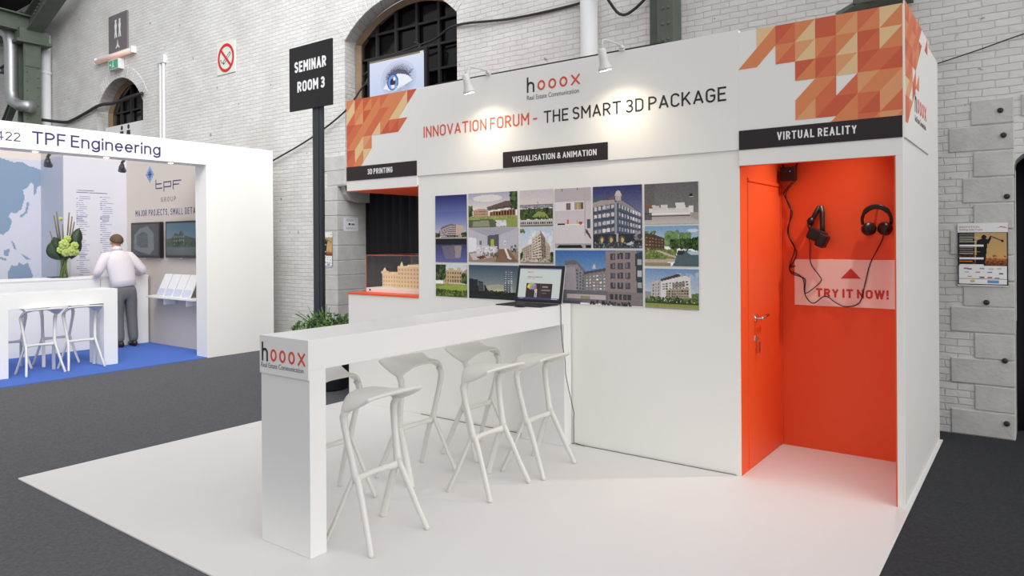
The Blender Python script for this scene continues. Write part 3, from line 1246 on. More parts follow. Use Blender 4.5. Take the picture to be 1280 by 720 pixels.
TREE = [(40, 58, 28), (60, 84, 40), (86, 112, 56), (32, 44, 24)]
LTREE = [(96, 120, 66), (120, 142, 84), (70, 92, 50)]
# 1 tall dusk waterfront
r = (-3.767, -3.396, 1.413, 2.014)
c = canvas(*r)
c.grad(0, .5, (40, 44, 112), (176, 186, 220)).grad(.25, .62, (92, 104, 168), (206, 208, 222))
c.poly([(.13, .53), (.22, .47), (.5, .425), (.7, .45), (.7, .64), (.10, .62)], (126, 104, 110)).poly([(.66, .44), (.9, .46), (.92, .63), (.66, .64)], (206, 180, 160))
for k in range(6):
    c.poly([(.16, .515 + k * .019), (.5, .455 + k * .03), (.68, .468 + k * .027), (.68, .476 + k * .027), (.5, .466 + k * .03), (.16, .523 + k * .019)], (214, 202, 204))
c.blobs(0, .57, .12, .63, .035, 14, TREE).blobs(.85, .57, 1, .63, .04, 14, TREE).blobs(.3, .6, .8, .63, .02, 12, TREE)
c.rect(0, .625, 1, .645, (190, 180, 176)).rect(0, .645, 1, .735, (34, 34, 40)).grad(.735, 1, (62, 68, 104), (104, 108, 168))
c.poly([(.2, .76), (.85, .74), (.78, .95), (.32, .95)], (150, 132, 136), .55).poly([(.62, .76), (.85, .75), (.8, .93), (.64, .93)], (206, 182, 162), .5)
c.noise(18, c.Y > .73).noise(5)
pic(*r, c, 'tall photo print of a waterfront building at dusk under a dark blue sky')
# 2 villa by a pond
r = (-3.373, -2.843, 1.72, 2.017)
c = canvas(*r)
c.grad(0, .5, (170, 168, 190), (238, 230, 222)).ell(.4, .16, .3, .1, (244, 236, 228), .7)
c.poly([(.1, .50), (.24, .45), (.42, .48), (.42, .68), (.1, .68)], (196, 160, 130)).poly([(.39, .42), (.75, .27), (.95, .26), (.97, .34), (.4, .50)], (110, 88, 74))
c.poly([(.41, .45), (.95, .34), (.95, .44), (.41, .52)], (104, 92, 84)).poly([(.38, .52), (.99, .45), (.99, .49), (.38, .55)], (232, 226, 220)).poly([(.44, .56), (.97, .49), (.97, .68), (.44, .68)], (168, 116, 80))
c.wins([(.44, .46), (.95, .35), (.95, .44), (.44, .52)], 9, 1, (70, 72, 84), .6, .8, 50).wins([(.46, .56), (.96, .5), (.96, .68), (.46, .68)], 9, 1, (52, 48, 52), .6, .8, 60).wins([(.12, .5), (.4, .5), (.4, .66), (.12, .66)], 8, 2, (110, 96, 96), .5, .5, 60)
c.rect(0, .68, 1, 1, (150, 160, 88)).blobs(0, .7, 1, .76, .03, 50, [(156, 168, 92), (132, 146, 70), (174, 180, 112)]).poly([(0, .78), (.5, .76), (.62, .9), (.55, 1), (0, 1)], (96, 104, 74)).poly([(.1, .82), (.42, .8), (.45, .98), (.08, .98)], (168, 164, 140), .8)
c.blobs(.88, 0, 1, .46, .07, 40, TREE).blobs(0, .4, .08, .68, .045, 26, TREE + LTREE).blobs(.58, .82, .78, .97, .04, 26, [(238, 232, 236), (214, 206, 214)]).noise(14)
pic(*r, c, 'photo print of a modern villa with flat roofs beside a garden pond')
# 3 living room
r = (-3.374, -2.838, 1.42, 1.712)
c = canvas(*r)
c.grad(0, 1, (196, 192, 204), (206, 200, 206)).poly([(0, 0), (1, 0), (.66, .2), (.36, .22)], (176, 170, 184)).poly([(0, .25), (.16, .3), (.16, .66), (0, .72)], (240, 240, 246))
c.poly([(.4, .22), (.63, .18), (.63, .70), (.4, .62)], (96, 92, 102)).rect(.46, .33, .53, .52, (178, 196, 60)).rect(.23, .37, .27, .5, (120, 116, 100)).rect(.72, .36, .77, .5, (236, 236, 240)).rect(.735, .4, .76, .47, (150, 164, 150))
c.poly([(.0, .72), (.6, .62), (1, .68), (1, 1), (0, 1)], (164, 140, 124)).poly([(.62, .62), (.82, .62), (1, .98), (.55, 1)], (136, 106, 84)).poly([(.02, .76), (.4, .68), (.5, .85), (.1, .95)], (206, 198, 198))
c.blobs(.18, .54, .58, .74, .05, 26, [(240, 238, 242), (212, 206, 212), (226, 222, 230)]).poly([(.16, .85), (.3, .8), (.38, .86), (.24, .92)], (104, 66, 54)).blobs(.3, .72, .62, .84, .025, 18, [(96, 78, 76), (70, 60, 64), (160, 140, 130)])
c.poly([(.72, .58), (.77, .6), (.84, .86), (.88, .88), (.85, .92), (.8, .88)], (238, 236, 240)).blobs(.86, .5, .98, .7, .04, 14, [(120, 116, 120), (60, 60, 66), (200, 196, 196)]).noise(12)
pic(*r, c, 'photo print of a bright living room with a dark grey wall and white seats')
# 4 fields
r = (-2.816, -2.49, 1.72, 2.018)
c = canvas(*r)
c.grad(0, .42, (208, 198, 204), (226, 216, 212)).rect(0, .4, 1, .5, (132, 130, 136)).blobs(0, .42, 1, .54, .03, 40, [(170, 168, 172), (120, 118, 120), (196, 190, 190)]).rect(.54, .32, .57, .44, (130, 126, 130))
c.rect(0, .53, 1, .8, (84, 90, 56)).blobs(0, .53, 1, .8, .06, 60, TREE + [(92, 96, 62)]).poly([(.35, .76), (.55, .6), (.75, .62), (.9, .78)], (148, 160, 82)).blobs(0, .74, 1, .82, .03, 30, TREE)
c.rect(0, .83, 1, .96, (206, 200, 196)).wins([(0, .87), (1, .85), (1, .95), (0, .97)], 15, 1, (60, 50, 52), .55, .6, 40).rect(0, .96, 1, 1, (122, 118, 106)).noise(14)
pic(*r, c, 'photo print of green fields with a pale skyline and a white arcade')
# 5 apartment corner
r = (-2.816, -2.488, 1.416, 1.708)
c = canvas(*r)
c.grad(0, 1, (196, 212, 230), (236, 234, 232)).blobs(.3, .1, 1, .5, .12, 8, [(238, 238, 240)], .6)
c.poly([(.36, .3), (.62, .07), (.76, .32), (.9, .5), (.93, .95), (.0, .95), (.06, .58), (.36, .44)], (196, 180, 160))
c.poly([(.36, .3), (.62, .07), (.66, .95), (.36, .95)], (224, 212, 196)).poly([(.62, .07), (.76, .28), (.8, .95), (.66, .95)], (150, 132, 116))
c.wins([(.37, .34), (.62, .14), (.66, .9), (.37, .9)], 3, 9, (112, 96, 86), .75, .42, 50).wins([(.62, .14), (.77, .34), (.8, .9), (.66, .9)], 2, 9, (96, 80, 72), .8, .4, 50).wins([(.06, .6), (.35, .46), (.35, .9), (.03, .92)], 5, 6, (130, 112, 98), .55, .5, 50).wins([(.8, .5), (.9, .54), (.92, .9), (.8, .9)], 2, 6, (130, 112, 100), .5, .5, 40)
c.blobs(0, .86, 1, .95, .04, 26, [(206, 184, 156), (130, 112, 92), (232, 216, 196)]).blobs(0, .7, .06, .9, .05, 10, TREE).blobs(.94, .7, 1, .95, .05, 12, TREE).blobs(0, .02, .14, .14, .05, 9, LTREE).rect(0, .95, 1, 1, (150, 142, 138)).noise(16)
pic(*r, c, 'photo print of a pale apartment block with a pointed corner and balconies')
# 6 kitchen
r = (-2.47, -2.138, 1.543, 2.015)
c = canvas(*r)
c.grad(0, 1, (206, 196, 200), (222, 212, 212)).rect(0, 0, 1, .22, (192, 182, 186)).rect(0, .23, .82, .37, (232, 226, 228)).rect(.32, .25, .44, .36, (120, 104, 100)).rect(.55, .24, .8, .36, (170, 150, 130)).rect(.62, .26, .66, .36, (206, 196, 110)).rect(.74, .25, .79, .35, (110, 66, 52))
c.rect(.82, .02, .86, .8, (188, 178, 182)).rect(.9, .52, .98, .68, (90, 84, 84)).rect(0, .595, .82, .61, (248, 244, 244)).rect(.34, .52, .4, .6, (216, 106, 66)).rect(.6, .53, .64, .6, (196, 196, 80)).ell(.72, .585, .055, .025, (196, 70, 58)).ell(.18, .6, .12, .012, (60, 40, 40)).rect(.0, .61, .82, .92, (224, 216, 216))
for k in (.28, .55):
    c.rect(k, .61, k + .012, .92, (196, 188, 188))
c.poly([(.84, .68), (.9, .7), (1, .82), (1, .86), (.86, .74)], (76, 72, 76)).rect(0, .92, 1, 1, (176, 170, 172)).poly([(.08, .97), (.14, .945), (.72, .945), (.78, 1), (.05, 1)], (34, 32, 34)).poly([(.84, .945), (1, .945), (1, 1), (.86, 1)], (34, 32, 34)).rect(.2, .0, .22, .05, (80, 76, 78)).rect(.62, .0, .64, .04, (80, 76, 78)).noise(8)
pic(*r, c, 'photo print of a pale kitchen with white cupboards and small orange bottles')
# 7 rounded corner building
r = (-2.12, -1.706, 1.542, 2.014)
c = canvas(*r)
c.grad(0, .7, (52, 56, 104), (160, 160, 190)).poly([(0, .24), (.2, .2), (.5, .17), (.72, .28), (1, .45), (1, .95), (0, .95)], (84, 92, 108)).poly([(0, .26), (.2, .22), (.46, .22), (.46, .28), (0, .34)], (172, 160, 156)).poly([(.5, .2), (.72, .3), (1, .46), (1, .5), (.5, .27)], (150, 142, 146))
c.poly([(.46, .14), (.6, .14), (.58, .24), (.48, .24)], (190, 178, 174)).ell(.53, .13, .055, .05, (206, 196, 186)).poly([(.0, .18), (.18, .14), (.2, .18), (0, .25)], (70, 96, 104)).poly([(.34, .19), (.46, .16), (.46, .22), (.34, .22)], (120, 92, 84))
for k, (a, d) in enumerate([(.33, .29), (.45, .42), (.58, .54), (.70, .66)]):
    c.wins([(.01, a + .01), (.46, d), (.46, d + .065), (.01, a + .075)], 5, 1, (206, 198, 200), .72, .9, 60)
    c.wins([(.53, d), (.98, d + .16 - k * .03), (.98, d + .22 - k * .03), (.53, d + .065)], 8, 1, (196, 192, 200), .66, .9, 70)
    c.poly([(0, a + .09), (.46, d + .08), (.98, d + .25 - k * .03), (.98, d + .265 - k * .03), (.46, d + .1), (0, a + .105)], (62, 76, 92))
c.rect(.46, .26, .5, .8, (156, 158, 166)).rect(0, .78, 1, 1, (50, 52, 60))
for x in (.18, .37, .6):
    c.ell(x, .86, .06, .06, (96, 84, 70)).ell(x + .01, .87, .03, .04, (214, 188, 120))
c.rect(0, .92, 1, 1, (66, 68, 76)).poly([(.48, .76), (.53, .76), (.53, .9), (.48, .9)], (186, 180, 176)).poly([(.68, .93), (.8, .89), (.83, .93), (.72, .96)], (200, 204, 214)).blobs(0, .9, 1, .99, .02, 22, [(120, 120, 126), (34, 36, 42), (160, 160, 160)]).blobs(.84, .76, .98, .86, .04, 8, [(150, 146, 150), (80, 78, 84)]).noise(16)
pic(*r, c, 'photo print of a rounded corner building with a small rooftop turret')
# 8 sofa
r = (-1.685, -1.273, 1.718, 2.012)
c = canvas(*r)
c.grad(0, .75, (104, 102, 102), (128, 124, 122)).rect(0, 0, .2, .75, (92, 90, 90), .5).noise(16).grad(.75, 1, (176, 164, 160), (206, 196, 192))
c.rect(.08, .62, .9, .74, (226, 220, 216)).rect(.08, .73, .86, .78, (244, 240, 236)).poly([(.83, .58), (.91, .58), (.91, .76), (.83, .76)], (236, 232, 230)).poly([(.14, .53), (.28, .55), (.31, .66), (.18, .66)], (214, 208, 206)).rect(.32, .53, .45, .65, (222, 216, 214)).poly([(.59, .5), (.76, .49), (.77, .64), (.6, .65)], (232, 228, 226)).rect(.46, .62, .58, .66, (206, 200, 198))
c.ell(.08, .56, .05, .05, (150, 92, 66)).rect(.07, .6, .09, .72, (60, 56, 56)).rect(0, .72, .14, .9, (78, 74, 74), .8).rect(.84, .28, .9, .36, (34, 36, 40)).rect(.85, .35, .92, .37, (200, 196, 176)).rect(.1, .8, .86, .82, (70, 62, 60)).poly([(.86, .74), (1, .74), (1, .92), (.88, .86)], (170, 160, 152)).noise(8)
pic(*r, c, 'photo print of a white sofa against a dark grey wall')
# 9 canal and trees
r = (-1.684, -1.273, 1.414, 1.703)
c = canvas(*r)
c.grad(0, .5, (128, 168, 206), (202, 214, 218)).ell(.9, .12, .1, .04, (236, 232, 232), .8).blobs(0, .14, .2, .3, .05, 14, LTREE)
c.blobs(.4, .16, .62, .5, .07, 40, [(112, 142, 88), (134, 158, 104), (90, 118, 70)]).blobs(.68, .2, .86, .5, .07, 36, [(122, 150, 94), (98, 126, 78)]).blobs(.5, .34, .9, .56, .06, 40, TREE)
c.poly([(0, .18), (.2, .22), (.37, .3), (.38, .62), (0, .62)], (86, 66, 50)).wins([(.01, .24), (.36, .32), (.36, .6), (.01, .6)], 6, 4, (148, 124, 96), .6, .45, 60)
c.blobs(.9, .3, 1, .6, .06, 16, TREE).rect(0, .6, .6, .88, (124, 136, 78)).blobs(0, .58, .6, .8, .04, 50, [(110, 128, 66), (150, 160, 92), (90, 100, 58)]).poly([(.2, .62), (.3, .62), (.6, .76), (.58, .8), (.4, .72)], (206, 186, 168)).poly([(0, .84), (.6, .82), (.55, .9), (0, .94)], (196, 176, 160)).rect(0, .92, .5, 1, (150, 144, 104))
c.poly([(.62, .63), (.8, .6), (1, .66), (1, 1), (.52, 1), (.58, .86)], (84, 104, 108)).poly([(.62, .62), (.74, .6), (.76, .7), (.62, .72)], (50, 48, 50)).poly([(.8, .64), (1, .62), (1, .72), (.86, .72)], (190, 206, 210)).noise(14)
pic(*r, c, 'photo print of a canal bend with trees and a brown building')
# 10 ochre house on a lawn
r = (-3.766, -3.396, 1.105, 1.392)
c = canvas(*r)
c.grad(0, .5, (210, 222, 228), (236, 232, 222)).rect(.25, .16, .86, .6, (204, 176, 132)).rect(.42, .1, .58, .3, (206, 180, 138)).rect(.7, .08, .8, .2, (210, 186, 146)).wins([(.28, .2), (.84, .2), (.84, .56), (.28, .56)], 7, 3, (120, 96, 78), .5, .6, 40).poly([(.86, .24), (1, .12), (1, .4), (.88, .4)], (176, 140, 128))
c.blobs(-.02, 0, .3, .45, .09, 60, TREE + [(90, 112, 70)]).blobs(.86, .3, 1, .56, .07, 24, TREE + LTREE).rect(.25, .56, .9, .62, (206, 200, 184)).rect(0, .6, 1, 1, (132, 150, 62)).poly([(.3, .64), (1, .62), (1, .82), (0, .88), (0, .74)], (156, 174, 78)).blobs(0, .8, 1, 1, .07, 50, [(44, 62, 28), (66, 88, 38), (92, 112, 50)]).ell(.36, .6, .1, .03, (190, 150, 110)).blobs(0, .84, 1, .98, .03, 18, [(140, 158, 70)], .8).noise(16)
pic(*r, c, 'photo print of an ochre brick house behind a sunny lawn and trees')
# 11 dark towers at dusk
r = (-3.373, -2.840, 1.104, 1.394)
c = canvas(*r)
c.grad(0, .8, (66, 84, 104), (164, 172, 166)).ell(.6, .72, .3, .16, (206, 200, 160), .5).ell(.66, .76, .16, .07, (226, 212, 150), .6)
c.poly([(.0, .4), (.19, .44), (.2, .82), (0, .82)], (44, 48, 54)).poly([(.2, .46), (.3, .5), (.32, .8), (.2, .82)], (60, 64, 70)).poly([(.32, .56), (.38, .68), (.4, .8), (.32, .8)], (38, 42, 48)).wins([(.02, .46), (.18, .5), (.18, .8), (.02, .8)], 4, 6, (30, 34, 40), .6, .4, 20).wins([(.21, .52), (.3, .55), (.3, .8), (.21, .8)], 3, 5, (120, 124, 126), .4, .4, 40)
c.poly([(.74, .14), (.84, .12), (.86, .85), (.72, .85)], (96, 106, 114)).wins([(.74, .16), (.9, .16), (.9, .8), (.72, .8)], 3, 10, (196, 206, 212), .5, .4, 80).rect(0, .78, 1, 1, (34, 40, 38)).blobs(.3, .76, .8, .84, .03, 40, [(30, 38, 30), (44, 52, 40), (60, 66, 50)]).rect(0, .88, 1, 1, (40, 46, 46)).noise(10)
pic(*r, c, 'dark photo print of apartment towers at dusk, left of the laptop')
# 12 street with blue sky
r = (-2.468, -1.704, 1.106, 1.525)
c = canvas(*r)
c.grad(0, .6, (66, 112, 178), (150, 184, 216))
c.poly([(.12, .22), (.2, .18), (.26, .2), (.36, .4), (.36, .78), (.1, .8)], (150, 144, 152)).poly([(.1, .34), (.24, .3), (.26, .74), (.1, .8)], (176, 170, 178)).poly([(.12, .2), (.25, .18), (.36, .38), (.36, .44), (.26, .26), (.12, .28)], (120, 112, 112))
c.poly([(.34, .42), (.6, .34), (.62, .78), (.34, .78)], (136, 130, 132)).poly([(.34, .4), (.6, .32), (.6, .37), (.34, .45)], (84, 84, 90)).poly([(.44, .34), (.465, .24), (.49, .34)], (206, 202, 206)).wins([(.36, .47), (.6, .42), (.6, .74), (.36, .74)], 6, 5, (214, 208, 208), .5, .5, 110).wins([(.25, .32), (.35, .46), (.35, .74), (.25, .74)], 3, 6, (84, 82, 90), .5, .5, 60)
c.poly([(.6, .02), (.78, .0), (.94, 0), (.94, .96), (.6, .9)], (150, 136, 134)).wins([(.64, .03), (.88, .0), (.88, .72), (.64, .72)], 3, 4, (72, 70, 78), .72, .62, 20).wins([(.65, .04), (.87, .01), (.87, .7), (.65, .7)], 3, 4, (120, 118, 124), .3, .5, 30).poly([(.92, .06), (1, .02), (1, .76), (.94, .74)], (56, 70, 70)).wins([(.94, .1), (1, .1), (1, .72), (.94, .72)], 1, 3, (190, 190, 194), .7, .5, 50)
c.rect(.6, .74, 1, .98, (134, 124, 124)).wins([(.64, .78), (.88, .78), (.88, .9), (.64, .9)], 5, 1, (64, 62, 66), .75, .9, 20)
c.rect(.1, .74, .62, .97, (112, 110, 118)).rect(.14, .82, .6, .9, (200, 184, 186)).rect(.3, .84, .42, .9, (156, 150, 108)).blobs(.4, .94, .88, .99, .03, 24, [(40, 40, 46), (64, 62, 68), (120, 116, 118)]).rect(0, .75, .12, 1, (96, 100, 106)).rect(0, .94, .3, 1, (84, 88, 96)).noise(14)
pic(*r, c, 'largest photo print, a city street of grey buildings under blue sky')
# 13 white apartment block
r = (-1.684, -1.273, 1.106, 1.394)
c = canvas(*r)
c.grad(0, .7, (120, 150, 192), (206, 212, 222)).blobs(.6, .1, 1, .4, .08, 8, [(186, 200, 218)], .5).poly([(.13, .34), (.28, .28), (.3, .8), (.12, .78)], (196, 190, 186)).poly([(.3, .3), (.78, .16), (.86, .22), (.86, .8), (.3, .8)], (226, 222, 218)).poly([(.3, .26), (.62, .12), (.67, .14), (.67, .18), (.3, .32)], (72, 66, 66))
c.wins([(.14, .38), (.28, .34), (.28, .76), (.14, .76)], 3, 5, (104, 98, 98), .6, .5, 40).wins([(.32, .36), (.82, .26), (.82, .5), (.32, .54)], 8, 3, (108, 100, 98), .6, .5, 60).poly([(.4, .52), (.82, .46), (.84, .8), (.4, .8)], (176, 160, 140)).wins([(.4, .54), (.82, .5), (.82, .78), (.4, .78)], 9, 4, (84, 76, 70), .66, .5, 50)
c.poly([(.52, .36), (.76, .3), (.76, .44), (.52, .48)], (100, 88, 84), .6).rect(0, .58, .12, .84, (130, 130, 130), .7).blobs(0, .72, .9, .86, .04, 60, TREE + LTREE).blobs(.88, .62, 1, .84, .05, 24, LTREE).rect(0, .86, 1, .96, (148, 156, 74)).rect(0, .84, 1, .875, (60, 72, 40)).rect(0, .95, 1, 1, (160, 154, 138)).noise(14)
pic(*r, c, 'photo print of a white apartment block with dark balconies and trees')

# ================================================================== BAR TABLE
BX0, BX1, BY0, BY1, BZ = -2.735, -2.322, -2.498, -.002, 1.107
bar = thing('bar_table', ((BX0 + BX1) / 2, -1.25, 0), 'long white bar table with hooox name plate, joined to the front panel', 'table')
m = MB()
m.box(BX0, BX1, BY0, BY1, BZ - .155, BZ)
m.build('table_top', MT['bar'], bar, bevel=.002)
m = MB()
m.box(BX0, BX1, BY0, BY0 + .102, .0005, BZ - .155)
m.build('leg', MT['bar'], bar, bevel=.002)
m = MB()
m.box(BX0, BX1, BY1 - .102, BY1, .0005, BZ - .155)
m.build('leg', MT['bar'], bar, bevel=.002)
m = MB()
m.box(BX0 - .001, BX1 + .001, BY0 - .008, BY0 - .0005, .905, BZ + .001)
npl = m.build('name_plate', MT['bar'], bar, bevel=.001)
logo(npl, (BX0 + .020, BY0 - .008, .974), X, Z, .386, .095)
lettering('Real Estate Communication', MT['greyink'], npl, (BX0 + .014, BY0 - .008, .938), X, Z, .362, .026)


# ================================================================== BAR STOOLS
def seat_pt(s, t):
    a = abs(s)
    f = -.158 + t * (.158 + .055 + .075 * (1 - a ** 2.2))
    l = s * (.207 - .012 * t)
    z = .790 - .018 * t - .007 * math.sin(PI * min(1, t * 1.15)) * (1 - .4 * s * s) - .084 * (a ** 3.6) * (t ** .8)
    return f, l, z


def make_stool(m_):
    root = thing('bar_stool', (0, 0, 0), 'white plastic bar stool', 'stool', 'white bar stools at the long bar table')
    b = MB()
    b.grid(lambda u, v: seat_pt(u * 2 - 1, v), 24, 12)
    b.build('seat', m_, root, smooth=True, solid=-.020, local=True, sub=1)
    for s in (1, -1):
        b = MB()
        # upright: flares out of the seat's front corner and leans down to the fork
        b.tube([(.022, s * .186, .716), (.044, s * .189, .702), (.056, s * .188, .676), (.055, s * .184, .64), (.040, s * .176, .55), (.018, s * .166, .45), (.002, s * .160, .372), (-.004, s * .158, .335)],
               [(.014, .016), (.021, .021), (.022, .021), (.021, .019), (.020, .017), (.021, .017), (.024, .019), (.021, .017)], 14, ref=(1, 0, 0))
        b.build('upright', m_, root, smooth=True, local=True)
        for d in (1, -1):
            b = MB()
            b.tube([(-.001 + d * .004, s * .158, .385), (d * .020, s * .1605, .345), (d * .055, s * .170, .27), (d * .115, s * .190, .13), (d * .1685, s * .2105, .012), (d * .1690, s * .2107, .0005)],
                   [(.014, .013), (.020, .016), (.0195, .0150), (.0185, .0140), (.0175, .0135), (.0155, .012)] if d < 0 else [(.013, .013), (.019, .0145), (.021, .0135), (.022, .0125), (.0225, .0120), (.021, .0105)], 12, ref=(1, 0, 0) if d < 0 else (-s, 1, 0))
            b.build('leg', m_, root, smooth=True, local=True)
    b = MB()
    b.tube([(-.002, -.160, .352), (.004, -.13, .350), (.012, -.06, .352), (.014, 0, .353), (.012, .06, .352), (.004, .13, .350), (-.002, .160, .352)],
           [(.026, .013), (.020, .015), (.0160, .0160), (.0150, .0165), (.0160, .0160), (.020, .015), (.026, .013)], 12, ref=(0, 0, 1))
    b.build('footrest', m_, root, smooth=True, local=True)
    return root


stool = make_stool(MT['plastic'])
place = [
    (-2.264, -2.098, 180 + 1.5, 'white bar stool nearest the camera, standing right of the bar table near its name plate'),
    (-2.240, -1.152, 180 + 1.0, 'white bar stool in the middle of the three right of the bar table'),
    (-2.207, -.629, 180 + 2.5, 'white bar stool right of the bar table, closest to the front panel and laptop'),
    (-2.885, -1.915, 0, 'white bar stool left of the bar table, mostly hidden by the name plate leg'),
    (-2.800, -1.245, -2.0, 'white bar stool in the middle of the three left of the bar table'),
    (-2.800, -.580, -1.5, 'white bar stool left of the bar table, closest to the front panel')]
for i, (x, y, a, lab) in enumerate(place):
    o = stool if i == 0 else copy_tree(stool)
    o.location = (x, y, 0.0005)
    o.rotation_euler = (0, 0, math.radians(a))
    o['label'] = lab

# ================================================================== LAPTOP, MOUSE, CABLE
lp = thing('laptop', (-2.52, -.3, BZ), 'slim black laptop open on the far end of the bar table', 'laptop')
lx0, lx1 = -2.735, -2.318
m = MB()
m.prism([(lx0, -.435, BZ + .0005), (lx1, -.435, BZ + .0005), (lx1 + .004, -.185, BZ + .0005), (lx0 + .004, -.185, BZ + .0005)], (0, 0, .008))
kb = m.build('keyboard_base', MT['black'], lp, bevel=.002)
for r_ in range(5):
    m = MB()
    for k in range(13):
        m.box(lx0 + .02 + k * .029, lx0 + .02 + k * .029 + .024, -.36 + r_ * .031, -.36 + r_ * .031 + .025, BZ + .0085, BZ + .0105)
    m.build('key_row', MT['iron'], kb)
tilt = math.radians(11)
su, sv = Vector((1, .03, 0)).normalized(), Vector((0, math.sin(tilt), math.cos(tilt)))
sn = su.cross(sv)
sp0 = Vector((lx0 - .006, -.178, BZ + .010))
m = MB()
ctr = sp0 + su * .217 + sv * .1475 - sn * .005
m.obox(ctr, su * .217, sv * .1475, sn * .005)
m.build('screen_housing', MT['black'], lp, bevel=.003)
m = MB()
m.obox(ctr - sn * .0075, su * .219, sv * .1495, sn * .0022)
k_ = m.build('screen_back', MT['plastic'], lp, bevel=.002)
k_['label'] = 'pale grey back cover'
c = Cv(110, 74, (205, 212, 208))
c.rect(0, 0, 1, .03, (112, 96, 168)).rect(0, .03, 1, .075, (196, 204, 198)).rect(.02, .025, .16, .06, (214, 220, 216)).rect(0, .95, 1, 1, (70, 62, 110)).rect(.82, .965, .96, .985, (180, 180, 210)).rect(.03, .96, .14, .99, (150, 140, 190))
c.rect(.2, .11, .34, .155, (216, 170, 156)).rect(.2, .11, .225, .155, (150, 150, 150)).rect(.2, .27, .56, .30, (190, 150, 140)).rect(.2, .27, .3, .3, (130, 132, 134)).rect(.4, .27, .46, .3, (130, 132, 134)).rect(.34, .335, .38, .35, (120, 120, 120)).rect(.2, .34, .3, .348, (170, 172, 172)).rect(.2, .4, .78, .408, (186, 178, 176))
c.rect(.19, .49, .82, .94, (46, 30, 32)).rect(.52, .49, .56, .94, (62, 46, 48))
for (x, y, q, cc) in [(.28, .56, .05, (226, 190, 70)), (.34, .54, .05, (150, 196, 80)), (.39, .57, .05, (176, 130, 196)), (.3, .62, .05, (226, 132, 60)), (.36, .62, .05, (90, 160, 200)), (.41, .61, .035, (206, 90, 120)), (.25, .6, .035, (226, 210, 90))]:
    c.ell(x, y, q, q * 1.3, cc)
c.ell(.43, .71, .035, .055, (226, 186, 150)).rect(.41, .76, .46, .93, (206, 206, 212)).rect(.425, .78, .445, .93, (70, 60, 70)).rect(.58, .57, .72, .62, (140, 132, 134)).rect(.56, .67, .77, .73, (120, 112, 114)).rect(.58, .785, .69, .81, (110, 100, 102))
sheet('screen', c, MT['lapscreen'], sp0 + su * .024 + sv * .024 + sn * .0, su, sv, .434 - .048, .295 - .048, lp, .0008)
m = MB()
m.sphere((-2.478, -.468, BZ + .012), 1, 16, 10, (.052, .030, .0175))
m.v = [(x, y, max(z, BZ + .0005)) for x, y, z in m.v]
ms = tag(m.build('computer_mouse', MT['black'], smooth=True), 'small black computer mouse in front of the laptop on the bar table', 'mouse')
m = MB()
m.tube([(-2.335, -.175, BZ + .02), (-2.318, -.165, BZ + .008), (-2.314, -.16, BZ - .01), (-2.314, -.156, .93), (-2.310, -.145, .80), (-2.300, -.125, .68), (-2.302, -.115, .57), (-2.296, -.085, .45), (-2.286, -.055, .34), (-2.276, -.036, .255), (-2.285, -.03, .20), (-2.29, -.02, .02), (-2.2, -.012, .006)], .0028, 6)
tag(m.build('power_cable', MT['black'], smooth=True), 'thin black cable hanging from the laptop down the bar table end', 'cable')

# thin cable lying along the foot of the front panel
m = MB()
m.tube([(XM + .02 + i * .05, .006 - .004 * abs(math.sin(i * 1.3)), .0032) for i in range(60)], .0026, 5)
tag(m.build('floor_cable', MT['greyink'], smooth=True), 'thin dark cable lying along the foot of the front panel', 'cable')

# ================================================================== MODEL IN THE 3D PRINTING NICHE
dc = thing('display_case', (-4.43, .5, 1.092), 'clear acrylic display case on a white plinth in the 3D printing niche', 'display case')
m = MB()
m.box(-4.86, -4.02, .15, .80, 1.0925, 1.135)
m.build('plinth', MT['white'], dc, bevel=.003)
m = MB()
for (a0, a1, b0, b1) in [(-4.86, -4.02, .15, .154), (-4.86, -4.02, .796, .80), (-4.86, -4.856, .154, .796), (-4.024, -4.02, .154, .796)]:
    m.box(a0, a1, b0, b1, 1.1355, 1.46)
m.box(-4.86, -4.02, .15, .80, 1.4605, 1.465)
m.build('acrylic_cover', MT['glass'], dc)
m = MB()
for x, y in ((-4.86, .15), (-4.02, .15), (-4.86, .80), (-4.02, .80)):
    m.box(x - .003, x + .003, y - .003, y + .003, 1.1355, 1.467)
for y in (.15, .80):
    m.box(-4.86, -4.02, y - .003, y + .003, 1.4615, 1.4675)
for x in (-4.86, -4.02):
    m.box(x - .003, x + .003, .15, .80, 1.4615, 1.4675)
e_ = m.build('cover_edge', MT['caseedge'], dc)  # orange light on the edges is put into their colour
e_['label'] = 'edges coloured as if lit orange'
for x in (-4.80, -4.10):
    m = MB()
    m.lathe((x, .144, 1.115), [(.010, 0), (.010, .006)], 10, 'y')
    m.build('screw', MT['black'], dc)
bmod = thing('building_model', (-4.4, .45, 1.1355), 'cream printed model of a large building inside the acrylic case', 'model')
m = MB()
m.box(-4.74, -4.50, .26, .60, 1.1355, 1.275)
m.build('wing', MT['model'], bmod, bevel=.002)
m = MB()
m.box(-4.50, -4.06, .24, .62, 1.1355, 1.355)
m.build('main_block', MT['model'], bmod, bevel=.002)
m = MB()
for x in (-4.735,):
    m.box(x - .02, x + .03, .26, .32, 1.275, 1.30)
    m.lathe((x, .29, 1.30), [(.022, 0), (.016, .012), (.003, .035)], 8)
for k in range(5):
    m.box(-4.68 + k * .04, -4.665 + k * .04, .30, .34, 1.275, 1.292)
for x in (-4.47, -4.20, -4.1):
    m.lathe((x, .27, 1.355), [(.016, 0), (.013, .018), (.002, .045)], 8)
m.box(-4.42, -4.25, .30, .5, 1.355, 1.368)
m.build('turrets', MT['model'], bmod)
m = MB()
for r_ in range(3):
    for k in range(6):
        m.box(-4.725 + k * .038, -4.705 + k * .038, .2585, .26, 1.15 + r_ * .04, 1.172 + r_ * .04)
